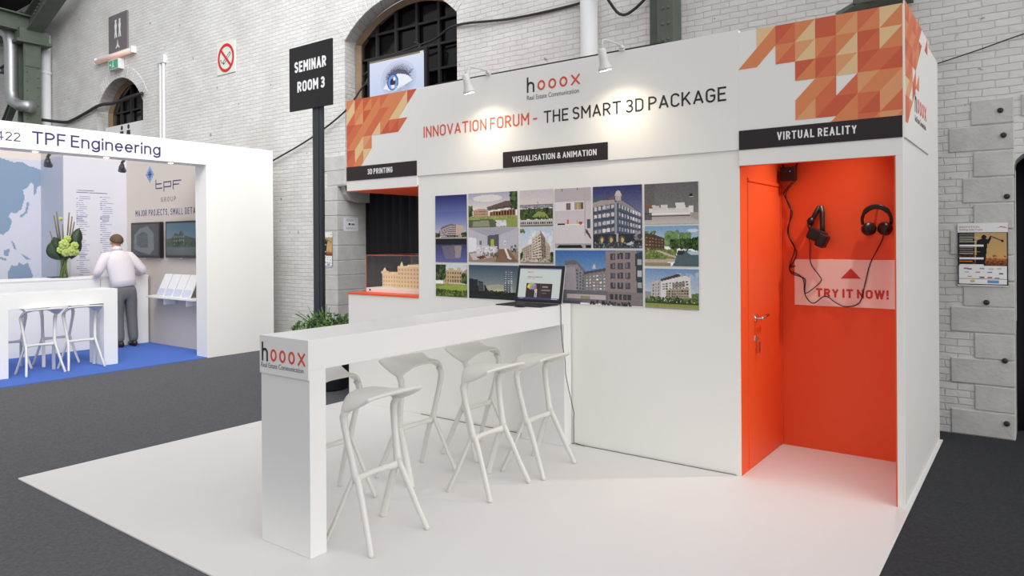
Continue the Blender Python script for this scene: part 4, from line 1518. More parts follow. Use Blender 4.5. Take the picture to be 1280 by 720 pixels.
for r_ in range(5):
    for k in range(10):
        m.box(-4.485 + k * .042, -4.463 + k * .042, .2385, .24, 1.15 + r_ * .04, 1.172 + r_ * .04)
m.build('windows', MT['modelwin'], bmod)

# ================================================================== VIRTUAL REALITY NICHE: headset, headphones, cables, small box
YW = .95
vr = thing('vr_headset', (-.69, YW, 1.6), 'black virtual reality headset hanging on the orange wall', 'headset')
m = MB()
a = math.radians(-24)
ux, uz = Vector((math.cos(a), 0, math.sin(a))), Vector((-math.sin(a), 0, math.cos(a)))
cc = Vector((-.695, YW - .075, 1.63))
m.obox(cc, ux * .062, Vector((0, .050, 0)), uz * .045)
m.obox(cc + ux * .055 - uz * .02 + Vector((0, -.02, 0)), ux * .035, Vector((0, .055, 0)), uz * .05)
m.build('visor', MT['black'], vr, bevel=.014)
m = MB()
m.tube([cc - ux * .05 + uz * .02, (-.752, YW - .06, 1.70), (-.735, YW - .04, 1.75), (-.69, YW - .02, 1.842), (-.68, YW - .012, 1.846), (-.668, YW - .03, 1.80), (-.662, YW - .05, 1.70), (-.655, YW - .07, 1.65)], [(.010, .018)] * 8, 8)
m.build('head_strap', MT['black'], vr, smooth=True)
m = MB()
m.sphere((-.745, YW - .05, 1.735), .03, 10, 8, (.9, .8, 1.1))
m.build('strap_pad', MT['black'], vr, smooth=True)
m = MB()
m.lathe((-.685, YW - .03, 1.848), [(.006, 0), (.006, .03)], 8, 'y')
m.build('hook', MT['iron'], vr)

hp = thing('headphones', (-.30, YW, 1.7), 'black over-ear headphones hanging on the orange wall near the niche edge', 'headphones')
hc = Vector((-.295, YW - .05, 1.735))
m = MB()
pts, rr = [], []
for i in range(15):
    t = math.radians(-18 + 216 * i / 14)
    pts.append(hc + Vector((.095 * math.cos(t), -.01 * math.sin(t), .098 * math.sin(t))))
    rr.append((.008, .018) if 3 < i < 11 else (.006, .011))
m.tube(pts, rr, 8, ref=(0, 1, 0))
m.build('headband', MT['black'], hp, smooth=True)
for s, dx in ((-1, -.048), (1, .055)):
    m = MB()
    c0 = hc + Vector((dx, -.01, -.062))
    ax = Vector((-.55 * s, -.75, .25)).normalized()
    m.tube([c0 - ax * .028, c0 - ax * .024, c0 + ax * .012, c0 + ax * .03, c0 + ax * .034], [.026, .046, .048, .040, .02], 18)
    e_ = m.build('ear_cup', MT['black'], hp, smooth=True)
    m = MB()
    m.tube([c0 - ax * .033, c0 - ax * .0285], [.020, .024], 14)
    k_ = m.build('cap', MT['steel'], e_, smooth=True)
m = MB()
m.lathe((-.295, YW - .05, 1.833 - .012), [(.006, 0), (.006, .05)], 8, 'y')
m.build('hook', MT['iron'], hp)


def wall_cable(pts, r, lab, name='headset_cable'):
    # smooth through points
    P = [Vector((x, YW - d, z)) for x, z, d in pts]
    out = []
    for i in range(len(P) - 1):
        p0, p1, p2, p3 = P[max(i - 1, 0)], P[i], P[i + 1], P[min(i + 2, len(P) - 1)]
        for k in range(5):
            t = k / 5
            out.append(.5 * ((2 * p1) + (p2 - p0) * t + (2 * p0 - 5 * p1 + 4 * p2 - p3) * t * t + (3 * p1 - p0 - 3 * p2 + p3) * t ** 3))
    out.append(P[-1])
    m = MB()
    m.tube(out, r, 6)
    return tag(m.build(name, MT['black'], smooth=True), lab, 'cable')


wall_cable([(-.86, 2.06, .05), (-.945, 1.97, .02), (-.94, 1.93, .02), (-.90, 1.83, .012), (-.918, 1.64, .012), (-.862, 1.51, .012), (-.875, 1.44, .012), (-.912, 1.385, .012), (-.87, 1.395, .012)], .0042, 'black cable twisting down the orange wall from the small box')
wall_cable([(-.85, 2.05, .055), (-.93, 1.96, .03), (-.915, 1.86, .016), (-.888, 1.80, .016), (-.925, 1.66, .016), (-.872, 1.53, .016), (-.91, 1.40, .016), (-.90, 1.34, .012), (-.84, 1.315, .012), (-.797, 1.29, .012), (-.80, 1.18, .012), (-.741, 1.112, .012), (-.655, 1.17, .012), (-.58, 1.125, .012), (-.51, 1.098, .012), (-.42, 1.13, .012), (-.385, 1.25, .012), (-.345, 1.42, .012), (-.27, 1.58, .014), (-.252, 1.645, .03)], .0036, 'black headphone cable looping across the TRY IT NOW! sign')
wall_cable([(-.758, 1.60, .05), (-.757, 1.56, .02), (-.757, 1.42, .012), (-.70, 1.33, .012), (-.682, 1.285, .012), (-.75, 1.215, .012), (-.80, 1.19, .012), (-.808, 1.28, .012), (-.84, 1.325, .012), (-.912, 1.36, .012), (-.895, 1.40, .012)], .0034, 'black headset cable curling over the left half of the TRY IT NOW! sign')
bx_ = thing('tracking_camera', (-.905, YW, 2.06), 'small black sensor box with cables at the top left of the orange wall', 'sensor')
m = MB()
m.box(-.955, -.848, YW - .10, YW - .02, 2.05, 2.155)
m.build('housing', MT['black'], bx_, bevel=.006)
m = MB()
m.tube([(-.945, YW - .04, 2.15), (-.95, YW - .04, 2.20), (-.93, YW - .03, 2.225), (-.90, YW - .02, 2.19)], .008, 8)
m.tube([(-.86, YW - .04, 2.15), (-.838, YW - .04, 2.19), (-.842, YW - .03, 2.225), (-.87, YW - .01, 2.24)], .008, 8)
m.build('bracket', MT['black'], bx_, smooth=True)
m = MB()
m.lathe((-.88, YW - .1025, 2.12), [(.005, 0), (.005, .003)], 8, 'y')
m.build('status_light', mat('blue_led', (60, 90, 220), .4, emit=1.0), bx_)

# ================================================================== SEMINAR SIGN AND PLANTER
SY = .5
sg = thing('sign_post', (-6.07, SY, G), 'tall charcoal post with black board reading SEMINAR ROOM 3', 'sign')
m = MB()
m.box(-6.155, -6.0, SY + .0, SY + .05, G + .013, 3.6)
m.box(-6.115, -6.04, SY - .008, SY, .03, 3.2)
m.box(-6.28, -5.99, SY - .02, SY + .36, G + .001, G + .013)
m.build('post', MT['stage'], sg, bevel=.004)
m = MB()
m.box(-6.545, -5.767, SY - .03, SY - .008, 3.155, 3.908)
brd = m.build('sign_board', MT['signblack'], sg, bevel=.002)
stroke_text('SEMINAR', MT['signwhite'], brd, (-6.443, SY - .03, 3.603), X, Z, .58, .128, weight=.20, gap=.13)
stroke_text('ROOM 3', MT['signwhite'], brd, (-6.39, SY - .03, 3.366), X, Z, .50, .128, weight=.20, gap=.13, space=.34)
pt_ = thing('potted_shrub', (-5.66, .30, G), 'low green shrub in a dark pot at the foot of the seminar sign post', 'plant')
m = MB()
m.lathe((-5.66, .30, G), [(.19, .001), (.22, .02), (.28, .54), (.29, .60), (.26, .60), (.25, .54)], 24)
m.build('pot', MT['stage'], pt_, smooth=True)
m = MB()
rn = random.Random(3)
for i in range(1500):
    t = rn.random() * 2 * PI
    q_ = rn.random() ** .5
    hgt = rn.random()
    px, py = -5.66 + .38 * q_ * math.cos(t), .30 + .38 * q_ * math.sin(t)
    pz = .52 + (.30 - .16 * q_ * q_) * hgt
    d = Vector((rn.uniform(-1, 1), rn.uniform(-1, 1), rn.uniform(.1, 1.2))).normalized()
    e = d.cross(Vector((rn.uniform(-1, 1), rn.uniform(-1, 1), rn.uniform(-1, 1)))).normalized()
    L_ = rn.uniform(.03, .06)
    p = Vector((px, py, pz))
    m.mi(0 if rn.random() < .75 else 1)
    m.add([p, p + d * L_ * .5 + e * .012, p + d * L_, p + d * L_ * .5 - e * .012], [(0, 1, 2, 3)])
for i in range(16):
    t = rn.random() * 2 * PI
    m.mi(0).tube([(-5.66, .30, .54), (-5.66 + .25 * math.cos(t), .30 + .25 * math.sin(t), .77), (-5.66 + .34 * math.cos(t), .30 + .34 * math.sin(t), .89 - .08 * rn.random())], .004, 4)
fo = m.build('foliage', [MT['leaf'], MT['leafd']], pt_, merge=False)

# ================================================================== THINGS ON THE BRICK WALL
def golf_poster(x0, x1, z0, z1, y, lab):
    w, h = x1 - x0, z1 - z0
    t = thing('poster', ((x0 + x1) / 2, y, z0), lab, 'poster', 'golf invitation posters')
    c = Cv(84, 128, (244, 244, 244))
    c.grad(.155, .68, (196, 164, 116), (226, 176, 104)).grad(.56, .68, (196, 120, 70), (120, 66, 40)).rect(0, .145, 1, .158, (30, 32, 44)).rect(0, .155, .02, .98, (40, 44, 56)).rect(.98, .155, 1, .98, (40, 44, 56))
    c.rect(.02, .16, .34, .68, (34, 28, 28)).blobs(0, .5, 1, .68, .03, 20, [(150, 76, 50), (110, 56, 40)], .6).blobs(.35, .6, 1, .68, .02, 14, [(60, 34, 30)])
    c.poly([(.38, .28), (.52, .24), (.60, .30), (.58, .48), (.54, .68), (.36, .68), (.38, .46)], (24, 20, 22)).ell(.53, .225, .05, .035, (24, 20, 22)).poly([(.5, .28), (.62, .34), (.68, .24), (.66, .2), (.61, .26), (.52, .24)], (24, 20, 22)).poly([(.66, .2), (.88, .275), (.88, .29), (.66, .215)], (30, 24, 24)).ell(.89, .285, .025, .02, (30, 24, 24))
    for y_ in (.17, .2, .23, .26, .29, .36, .39, .42, .45, .48):
        c.rect(.04, y_, .3 + .2 * random.random(), y_ + .012, (214, 206, 196), .8)
    for y_ in (.345, .545, .66):
        c.rect(.03, y_, .52, y_ + .03, (246, 246, 246))
    c.rect(.04, .6, .3, .62, (226, 120, 40)).rect(.02, .68, .98, .965, (248, 248, 248)).rect(.0, .965, 1, .985, (30, 32, 44))
    for i, (x_, y_, cc) in enumerate([(.12, .71, (200, 60, 60)), (.2, .72, (60, 80, 150)), (.44, .71, (120, 160, 160)), (.62, .72, (190, 200, 190)), (.78, .71, (200, 190, 170)), (.14, .77, (150, 150, 160)), (.36, .77, (210, 60, 60)), (.6, .77, (80, 90, 140)), (.82, .79, (60, 70, 80)), (.2, .84, (200, 90, 100)), (.44, .85, (60, 60, 70)), (.6, .85, (200, 60, 50)), (.74, .86, (150, 150, 150))]):
        c.rect(x_, y_, x_ + .09, y_ + .022, cc, .8)
    c.rect(.02, .885, .98, .89, (90, 94, 110)).ell(.3, .925, .05, .02, (206, 196, 60)).rect(.6, .905, .82, .95, (110, 160, 220)).poly([(.76, .09), (.86, .055), (.98, .07), (.98, .085), (.86, .07)], (206, 90, 100))
    sheet('poster_sheet', c, MT['print'], (x0, y, z0), X, Z, w, h, t, .003)
    lettering('INVITATION', MT['greyink'], t, (x0 + w * .04, y - .003, z0 + h * .925), X, Z, w * .40, h * .028, .0006)
    lettering('Building Golf Trophy', MT['redtxt'], t, (x0 + w * .04, y - .003, z0 + h * .878), X, Z, w * .47, h * .03, .0006, offset=.01)
    return t


golf_poster(.105, .445, 1.212, 1.722, YB - .018, 'golf invitation poster on the stone pier at the right of the stand')
golf_poster(-8.10, -7.785, 1.224, 1.742, YB - .018, 'golf invitation poster on the left stone pier, partly behind the sign post')
c = Cv(36, 48, (240, 240, 244))
c.rows(.18, .1, .86, .3, 4, (150, 150, 160)).rect(.34, .42, .46, .56, (40, 40, 46)).rect(.54, .44, .74, .56, (110, 110, 116)).rows(.16, .7, .9, .88, 4, (170, 170, 176))
tag(sheet('paper_notice', c, MT['print'], (-7.6815, 2.236, 1.757), Y, Z, .282, .205, None, .002), 'white paper notice taped to the left stone pier reveal', 'notice')

# toilet banner
t = thing('hanging_banner', (-14.45, YB, 5.5), 'grey toilet banner with two white figures and an arrow, high on the brick wall', 'sign')
m = MB()
m.box(-14.845, -14.05, YB - .035, YB - .008, 5.515, 6.285)
m.build('banner_board', MT['grey'], t, bevel=.003)
m = MB()
for cx in (-14.53, -14.36):
    yq = YB - .036
    m.prism([(cx - .035, yq, 6.17), (cx + .035, yq, 6.17), (cx + .025, yq, 6.11), (cx + .05, yq, 6.05), (cx + .03, yq, 5.95), (cx + .055, yq, 5.80), (cx + .02, yq, 5.80), (cx, yq, 5.9), (cx - .02, yq, 5.80), (cx - .055, yq, 5.80), (cx - .03, yq, 5.95), (cx - .05, yq, 6.05), (cx - .025, yq, 6.11)], (0, -.002, 0))
yq = YB - .036
m.prism([(-14.45, yq, 5.76), (-14.43, yq, 5.66), (-14.36, yq, 5.58), (-14.41, yq, 5.585), (-14.45, yq, 5.63), (-14.49, yq, 5.585), (-14.54, yq, 5.58), (-14.47, yq, 5.66)], (0, -.002, 0))
m.build('figure_symbol', MT['signwhite'], t)
# fluorescent tube
t = thing('tube_lamp', (-14.5, YB, 5.4), 'long pinkish tube lamp on the wall under the grey toilet banner', 'lamp')
m = MB()
m.box(-15.35, -13.75, YB - .06, YB - .002, 5.47, 5.50)
m.box(-15.37, -15.33, YB - .11, YB - .002, 5.37, 5.50)
m.box(-13.77, -13.73, YB - .11, YB - .002, 5.37, 5.50)
m.build('lamp_housing', MT['pipe'], t, bevel=.004)
m = MB()
m.tube([(-15.33, YB - .065, 5.42), (-13.77, YB - .065, 5.42)], .048, 14)
m.build('diffuser', MT['tubeglow'], t, smooth=True)
# exit sign
t = thing('exit_sign', (-14.5, YB, 5.1), 'small green emergency exit sign box under the tube lamp', 'sign')
m = MB()
m.box(-14.68, -14.24, YB - .12, YB - .002, 5.13, 5.335)
m.build('housing', MT['pipe'], t, bevel=.005)
m = MB()
m.box(-14.65, -14.27, YB - .124, YB - .1205, 5.15, 5.315)
m.build('face', MT['signgreen'], t)
m = MB()
yq = YB - .125
m.sphere((-14.46, yq, 5.287), .016, 8, 6, (1, .2, 1))
m.prism([(-14.48, yq, 5.265), (-14.44, yq, 5.265), (-14.45, yq, 5.22), (-14.41, yq, 5.17), (-14.43, yq, 5.165), (-14.465, yq, 5.205), (-14.49, yq, 5.17), (-14.52, yq, 5.172), (-14.48, yq, 5.22)], (0, -.0015, 0))
m.prism([(-14.62, yq, 5.23), (-14.58, yq, 5.26), (-14.58, yq, 5.24), (-14.54, yq, 5.24), (-14.54, yq, 5.22), (-14.58, yq, 5.22), (-14.58, yq, 5.20)], (0, -.0015, 0))
m.build('running_figure', MT['signwhite'], t)
# no smoking
t = thing('no_smoking_sign', (-10.56, YB, 4.5), 'round red no-smoking sign on the white brick wall', 'sign')
m = MB()
m.box(-10.84, -10.29, YB - .015, YB - .004, 4.50, 5.04)
m.build('backing', MT['pale'], t)
m = MB()
cx, cz, yq = -10.562, 4.772, YB - .016
n = 40
for i in range(n):
    a0, a1 = 2 * PI * i / n, 2 * PI * (i + 1) / n
    m.prism([(cx + r_ * math.cos(a_), yq, cz + r_ * math.sin(a_)) for r_, a_ in ((.195, a0), (.245, a0), (.245, a1), (.195, a1))], (0, -.004, 0))
m.prism([(cx - .155, yq - .004, cz + .125), (cx - .125, yq - .004, cz + .155), (cx + .155, yq - .004, cz - .125), (cx + .125, yq - .004, cz - .155)], (0, -.003, 0))
m.build('prohibition_ring', MT['redsign'], t, merge=False)
m = MB()
d1, d2 = Vector((.80, 0, .60)), Vector((-.60, 0, .80))
cc = Vector((cx + .02, yq, cz - .01))
for s_ in (-1, 1):
    m.obox(cc + d2 * .022 * s_, d1 * .135, Vector((0, .002, 0)), d2 * .005)
m.obox(cc + d1 * .135, d1 * .005, Vector((0, .002, 0)), d2 * .025)
m.obox(cc - d1 * .125, d1 * .012, Vector((0, .002, 0)), d2 * .025)
m.tube([cc - d1 * .15 + d2 * .03, cc - d1 * .17 + d2 * .06, cc - d1 * .14 + d2 * .075, cc - d1 * .16 + d2 * .11], .005, 5)
m.build('cigarette_symbol', MT['ink'], t)
# toilet door panel
t = thing('toilet_sign_panel', (-14.6, YB + .2, 3), 'white panel with two black toilet figures in the small arch', 'sign')
m = MB()
m.box(-15.45, -13.50, YB + .16, YB + .20, 1.2, 4.07)
m.build('panel', MT['padding'], t)
m = MB()
yq = YB + .159
for cx in (-14.72, -14.43):
    m.sphere((cx, yq, 4.0), .05, 10, 6, (1, .1, 1))
    m.prism([(cx - .07, yq, 3.93), (cx + .07, yq, 3.93), (cx + .09, yq, 3.75), (cx + .05, yq, 3.5), (cx - .05, yq, 3.5), (cx - .09, yq, 3.75)], (0, -.002, 0))
m.build('figure_symbol', MT['ink'], t)

# pipes
m = MB()
for dx in (-.055, .055):
    m.tube([(-12.68 + dx, YB - .035, 0), (-12.68 + dx, YB - .035, 5.0)], .028, 10)
m.box(-12.79, -12.57, YB - .07, YB - .003, 5.0, 5.14)
tag(m.build('cable_conduit', MT['pipe']), 'pair of thin white conduits rising up the brick wall', 'pipe')


def drain(x, r, z1, lab, rings):
    t = thing('drain_pipe', (x, YB, 0), lab, 'pipe')
    m = MB()
    m.tube([(x, YB - r - .03, G), (x, YB - r - .03, z1)], r, 20)
    m.build('pipe', MT['pipe'], t, smooth=True)
    m = MB()
    for z in rings:
        m.tube([(x, YB - r - .03, z), (x, YB - r - .03, z + .06)], r * 1.12, 20)
    m.build('pipe_collar', MT['pipe'], t)
    return t


drain(-17.75, .105, 6.4, 'white drain pipe beside the green steel column', [3.0, 5.5])
drain(-3.31, .098, 5.2, 'white drain pipe rising behind the middle of the header', [2.0, 4.42])


# wall cables
def cable_on(pts, r, lab, sag=0):
    P = [Vector(p) for p in pts]
    out = []
    for i in range(len(P) - 1):
        p0, p1, p2, p3 = P[max(i - 1, 0)], P[i], P[i + 1], P[min(i + 2, len(P) - 1)]
        for k in range(6):
            t = k / 6
            out.append(.5 * ((2 * p1) + (p2 - p0) * t + (2 * p0 - 5 * p1 + 4 * p2 - p3) * t * t + (3 * p1 - p0 - 3 * p2 + p3) * t ** 3))
    out.append(P[-1])
    m = MB()
    m.tube(out, r, 6)
    return tag(m.build('wall_cable', MT['iron'], smooth=True), lab, 'cable')


yc = YB - .06
cable_on([(-18.6, yc, 4.62), (-18.2, yc, 4.52), (-17.6, yc - .3, 4.42), (-17.0, yc, 4.33), (-16.5, yc, 4.33), (-15.86, yc, 4.41), (-15.2, yc, 4.50), (-14.6, yc, 4.47), (-13.9, yc, 4.50), (-13.4, yc, 4.52)], .035, 'thick dark cable sagging across the small arch on the left')
cable_on([(-18.4, yc - .05, 4.55), (-18.0, yc - .3, 4.62), (-17.6, yc - .3, 4.5), (-17.9, yc - .3, 4.42), (-18.2, yc - .1, 4.55)], .03, 'coiled loop of dark cable at the white drain pipe')
cable_on([(-9.6, yc, 2.80), (-9.15, yc, 2.91), (-8.2, yc, 3.18), (-7.42, yc, 3.50), (-7.1, yc + .1, 3.86), (-6.9, yc + .3, 3.92)], .014, 'thin cable running down the wall from the big arch to the left booth')
cable_on([(-7.4, YB + .25, 4.05), (-6.9, YB + .2, 4.22), (-6.4, YB + .2, 4.28), (-5.9, YB + .2, 4.33), (-5.33, YB - .02, 4.36), (-4.4, YB - .03, 4.27), (-3.45, YB - .04, 4.26), (-3.1, YB - .25, 4.25), (-2.95, YB - .1, 4.02), (-2.75, YB - .1, 4.05), (-2.5, YB - .04, 4.3)], .016, 'black cable stretched across the big arch to the right-hand drain pipe')
cable_on([(-3.46, YB - .05, 4.3), (-3.455, YB - .03, 3.6), (-3.46, YB - .03, 2.5)], .012, 'thin black cable running down beside the right-hand drain pipe')
cable_on([(-.1, YB - .03, 3.04), (.25, YB - .03, 3.12), (.56, YB - .03, 3.20), (1.2, YB - .03, 3.34)], .005, 'thin grey wire crossing the brick wall at the upper right')

# screen showing an eye
t = thing('television', (-6.35, YB - .1, 3.5), 'wall screen showing a blue eye inside the big arch', 'screen')
m = MB()
m.box(-6.92, -5.79, YB - .09, YB - .03, 3.47, 4.155)
m.build('bezel', MT['black'], t, bevel=.006)
c = Cv(120, 68, (206, 216, 238))
c.grad(0, 1, (214, 220, 240), (188, 204, 236)).rect(0, 0, 1, .05, (126, 116, 92)).rect(.93, .0, .99, .05, (226, 220, 200))
for q_, al in ((1.0, .12), (.85, .14), (.7, .16)):
    c.ell(.54, .52, .33 * q_, .42 * q_, (110, 112, 140), al)
c.poly([(.26, .68), (.4, .46), (.55, .38), (.70, .46), (.8, .6), (.66, .68), (.45, .78)], (232, 236, 246))
for i in range(34):
    u = i / 33
    x_, y_ = .32 + .44 * u, .44 - .12 * math.sin(PI * min(1, u * 1.1))
    c.poly([(x_, y_), (x_ + .012, y_), (x_ + .06 * (u - .45) + .03, y_ - .10 - .05 * math.sin(PI * u))], (40, 40, 60), .8)
c.poly([(.3, .5), (.4, .36), (.54, .30), (.68, .36), (.78, .52), (.66, .44), (.54, .40), (.42, .44)], (56, 54, 74), .75)
c.ell(.44, .57, .105, .19, (60, 84, 150)).ell(.44, .57, .085, .155, (110, 150, 224)).ell(.44, .57, .05, .09, (20, 22, 40)).ell(.47, .5, .02, .04, (240, 244, 252)).poly([(.4, .63), (.48, .63), (.47, .7), (.42, .7)], (220, 230, 246))
c.blobs(.33, .68, .66, .8, .03, 14, [(206, 204, 220)], .4)
sheet('screen', c, MT['screen'], (-6.872, YB - .0905, 3.51), X, Z, 1.04, .60, t, .001)
m = MB()
m.tube([(-6.9, YB - .02, 3.75), (-7.15, YB + .1, 3.9), (-7.3, YB + .3, 4.05)], .02, 6)
m.tube([(-7.15, YB + .1, 3.9), (-7.12, YB + .3, 3.6)], .015, 6)
m.tube([(-6.35, YB - .03, 3.9), (-6.35, YB + .32, 3.9)], .03, 6)
m.tube([(-6.2, YB + .1, 4.0), (-6.12, YB + .14, 4.28), (-6.22, YB + .14, 4.33)], .018, 6)
m.build('wall_bracket', MT['iron'], t)

# riveted steel column behind the header
t = thing('steel_column', (-2.46, YB - .12, 0), 'green riveted steel column rising behind the right part of the header', 'column')
m = MB()
m.box(-2.60, -2.44, YB - .10, YB - .005, G, 5.2)
m.box(-2.44, -2.30, YB - .22, YB - .20, G, 5.2)
m.box(-2.305, -2.29, YB - .22, YB - .01, G, 5.2)
m.box(-2.46, -2.44, YB - .22, YB - .01, G, 5.2)
m.build('shaft', MT['green'], t, bevel=.003)
m = MB()
for k in range(9):
    for x in (-2.40, -2.34):
        m.sphere((x, YB - .222, 3.3 + .16 * k), .016, 8, 6, (1, .6, 1))
m.build('rivets', MT['green'], t, smooth=True)
m = MB()
m.tube([(-.75, YB - .25, 3.52), (-.40, YB - .25, 3.68), (-.02, YB - .25, 3.70)], .05, 4)
m.box(-.62, -.2, YB - .3, YB - .02, 3.60, 3.64)
tag(m.build('steel_bracket', MT['green']), 'green steel bracket on the wall just above the right corner of the header', 'bracket')

# column and roof ironwork at the upper left
t = thing('steel_column', (-17.6, 1.63, 0), 'green riveted steel column with capital and roof girders at the upper left', 'column')
m = MB()
m.box(-17.78, -17.74, 1.44, 1.78, G, 6.05)
m.box(-17.46, -17.42, 1.44, 1.78, G, 6.05)
m.box(-17.74, -17.46, 1.58, 1.62, G, 6.05)
m.build('shaft', MT['green'], t)
m = MB()
for k in range(26):
    m.sphere((-17.419, 1.50, .6 + .21 * k), .02, 6, 5)
    m.sphere((-17.419, 1.72, .7 + .21 * k), .02, 6, 5)
m.build('rivets', MT['green'], t)
m = MB()
m.box(-17.92, -17.30, 1.28, 1.98, 6.05, 6.12)
m.box(-17.86, -17.34, 1.34, 1.92, 6.12, 6.38)
m.build('capital', MT['green'], t, bevel=.01)
m = MB()
m.box(-17.418, -17.40, 1.46, 1.76, 5.55, 5.95)
m.build('splice_plate', MT['green'], t)
rf = thing('roof_girder', (-17.6, 1.63, 6.38), 'dark green riveted roof girders meeting above the column at the upper left', 'girder')


def girder(p, q_, w, h):
    p, q_ = Vector(p), Vector(q_)
    d = (q_ - p)
    L_ = d.length / 2
    d.normalize()
    s_ = d.cross(Vector((0, 0, 1))).normalized()
    u_ = s_.cross(d)
    m = MB()
    c_ = (p + q_) / 2
    m.obox(c_, d * L_, s_ * .015, u_ * h / 2)
    m.obox(c_ + u_ * h / 2, d * L_, s_ * w / 2, u_ * .015)
    m.obox(c_ - u_ * h / 2, d * L_, s_ * w / 2, u_ * .015)
    return m


girder((-17.75, 1.63, 6.40), (-15.3, 1.63, 7.35), .32, .40).build('girder', MT['green'], rf)
girder((-17.6, 1.63, 6.62), (-22.5, 1.63, 6.95), .32, .34).build('girder', MT['green'], rf)
girder((-17.6, 1.7, 6.5), (-17.6, -5, 6.9), .3, .36).build('girder', MT['green'], rf)
m = MB()
m.prism([(-17.9, 1.60, 6.36), (-17.2, 1.60, 6.40), (-16.3, 1.60, 6.95), (-17.2, 1.60, 7.15)], (0, .03, 0))
m.build('gusset_plate', MT['green'], rf)
m = MB()
for k in range(8):
    m.sphere((-17.15 + .11 * k, 1.59, 6.56 + .065 * k), .022, 6, 5)
    m.sphere((-17.25 + .09 * k, 1.59, 6.70 + .055 * k), .022, 6, 5)
m.build('rivets', MT['green'], rf)
girder((-19.7, 1.75, 5.82), (-17.7, 1.75, 6.02), .12, .12).build('brace', MT['green'], rf)
girder((-19.6, 1.75, 4.4), (-17.75, 1.75, 5.95), .14, .16).build('brace', MT['green'], rf)
m = MB()
m.add([(-24, -1, 7.35), (-17.0, -1, 7.45), (-17.0, YB, 7.45), (-24, YB, 7.35), (-24, -1, 7.45), (-17.0, -1, 7.55), (-17.0, YB, 7.55), (-24, YB, 7.45)], [(0, 3, 2, 1), (4, 5, 6, 7), (0, 1, 5, 4), (1, 2, 6, 5), (2, 3, 7, 6), (3, 0, 4, 7)])
struct(m.build('ceiling', MT['void']))
m = MB()
m.tube([(-19.2, .9, 6.55), (-18.45, 1.1, 6.50), (-18.0, 1.2, 6.42), (-17.78, 1.28, 6.25), (-17.73, 1.3, 6.0), (-17.73, 1.3, 5.0), (-17.70, 1.32, 4.78), (-17.5, 1.4, 4.66), (-17.2, 1.5, 4.62)], .13, 16)
tag(m.build('air_duct', MT['duct'], smooth=True), 'shiny metal air duct bending down beside the left steel column', 'duct')

# ================================================================== LEFT BOOTH (TPF)
XT = -8.678
YW2 = .944
bk = thing('exhibition_stand', (-10.5, -.5, G + .0005), 'white exhibition stand with blue carpet at left, headed TPF Engineering', 'exhibition stand')
m = MB()
m.box(-12.488, XT, -6.5, -.0245, G + .0005, 0.0)
m.box(-11.628, XT, -.0245, .645, G + .0005, 0.0)
m.box(-11.628, XT - .28, .645, YW2 - .001, G + .0005, 0.0)
tag(m.build('stand_carpet', MT['blue']), 'bright blue carpet of the left stand', 'carpet')
m = MB()
m.box(XT - .278, XT, .647, 1.72, G + .001, 2.985)
m.box(XT - .278, XT, -6.5, .647, 2.684, 2.985)
m.build('facade', MT['white'], bk, bevel=.003)
m = MB()
m.box(-12.6, XT - .28, YW2, YW2 + .05, G + .001, 2.97)
m.build('side_wall', MT['cream'], bk)
m = MB()
m.box(-12.6, -12.49, -6.5, YW2, G + .001, 3.25)
m.box(-12.49, -11.63, -.019, YW2 - .001, G + .001, 3.25)
m.build('rear_wall', MT['cream'], bk)
# map print
c = Cv(120, 130, (190, 190, 202))
c.noise(3)
blue = (122, 142, 164)


def yz(px):
    """photo-pixel outline (u 0..51, v 197..340) -> canvas"""
    return [((-1.2 + 0, 0))]


# outlines in (y, z) metres on the rear wall
def mp(pts, c_=blue):
    c.poly([((y + 1.6) / 1.58, (2.96 - z) / 2.06) for y, z in pts], c_)


mp([(-1.6, 2.96), (-.60, 2.96), (-.40, 2.90), (-.30, 2.92), (-.20, 2.86), (-.10, 2.84), (-.02, 2.80), (-.02, 2.55), (-.09, 2.52), (-.16, 2.60), (-.22, 2.50), (-.28, 2.46), (-.25, 2.34), (-.30, 2.16), (-.38, 2.08), (-.44, 2.10), (-.48, 2.04), (-.43, 1.96), (-.47, 1.82), (-.56, 1.74), (-.66, 1.80), (-.74, 1.62), (-.84, 1.80), (-1.0, 1.84), (-1.1, 1.7), (-1.25, 1.86), (-1.6, 1.95)])
mp([(-.12, 2.56), (-.07, 2.56), (-.09, 2.42), (-.13, 2.38)])
mp([(-.22, 2.28), (-.19, 2.26), (-.22, 2.10), (-.30, 2.02), (-.33, 2.04), (-.25, 2.12)])
for p_ in [[(-.45, 1.66), (-.41, 1.62), (-.37, 1.50), (-.41, 1.52)], [(-.55, 1.50), (-.46, 1.52), (-.49, 1.40), (-.55, 1.42)], [(-.32, 1.44), (-.24, 1.40), (-.17, 1.34), (-.24, 1.34)], [(-.60, 1.40), (-.5, 1.36), (-.52, 1.33), (-.62, 1.37)]]:
    mp(p_)
mp([(-.50, 1.14), (-.44, 1.26), (-.37, 1.24), (-.34, 1.30), (-.27, 1.26), (-.22, 1.30), (-.17, 1.16), (-.14, 1.08), (-.20, .98), (-.27, .96), (-.33, 1.02), (-.42, 1.0), (-.49, 1.02)])
mp([(-.20, .93), (-.17, .93), (-.18, .90)])
sheet('map_print', c, MT['print'], (-12.4895, -1.6, .90), Y, Z, 1.58, 2.06, bk, .002)
m = MB()
m.box(-12.488, -11.632, -.0225, -.0195, .9, 2.97)
m.build('return_panel', mat('pale_blue_panel', (176, 182, 198), .6, var=.01), bk)
c = Cv(84, 190, (198, 196, 204))
c.rect(.19, .245, .46, .252, (90, 90, 120)).rect(.19, .262, .68, .27, (80, 80, 110))
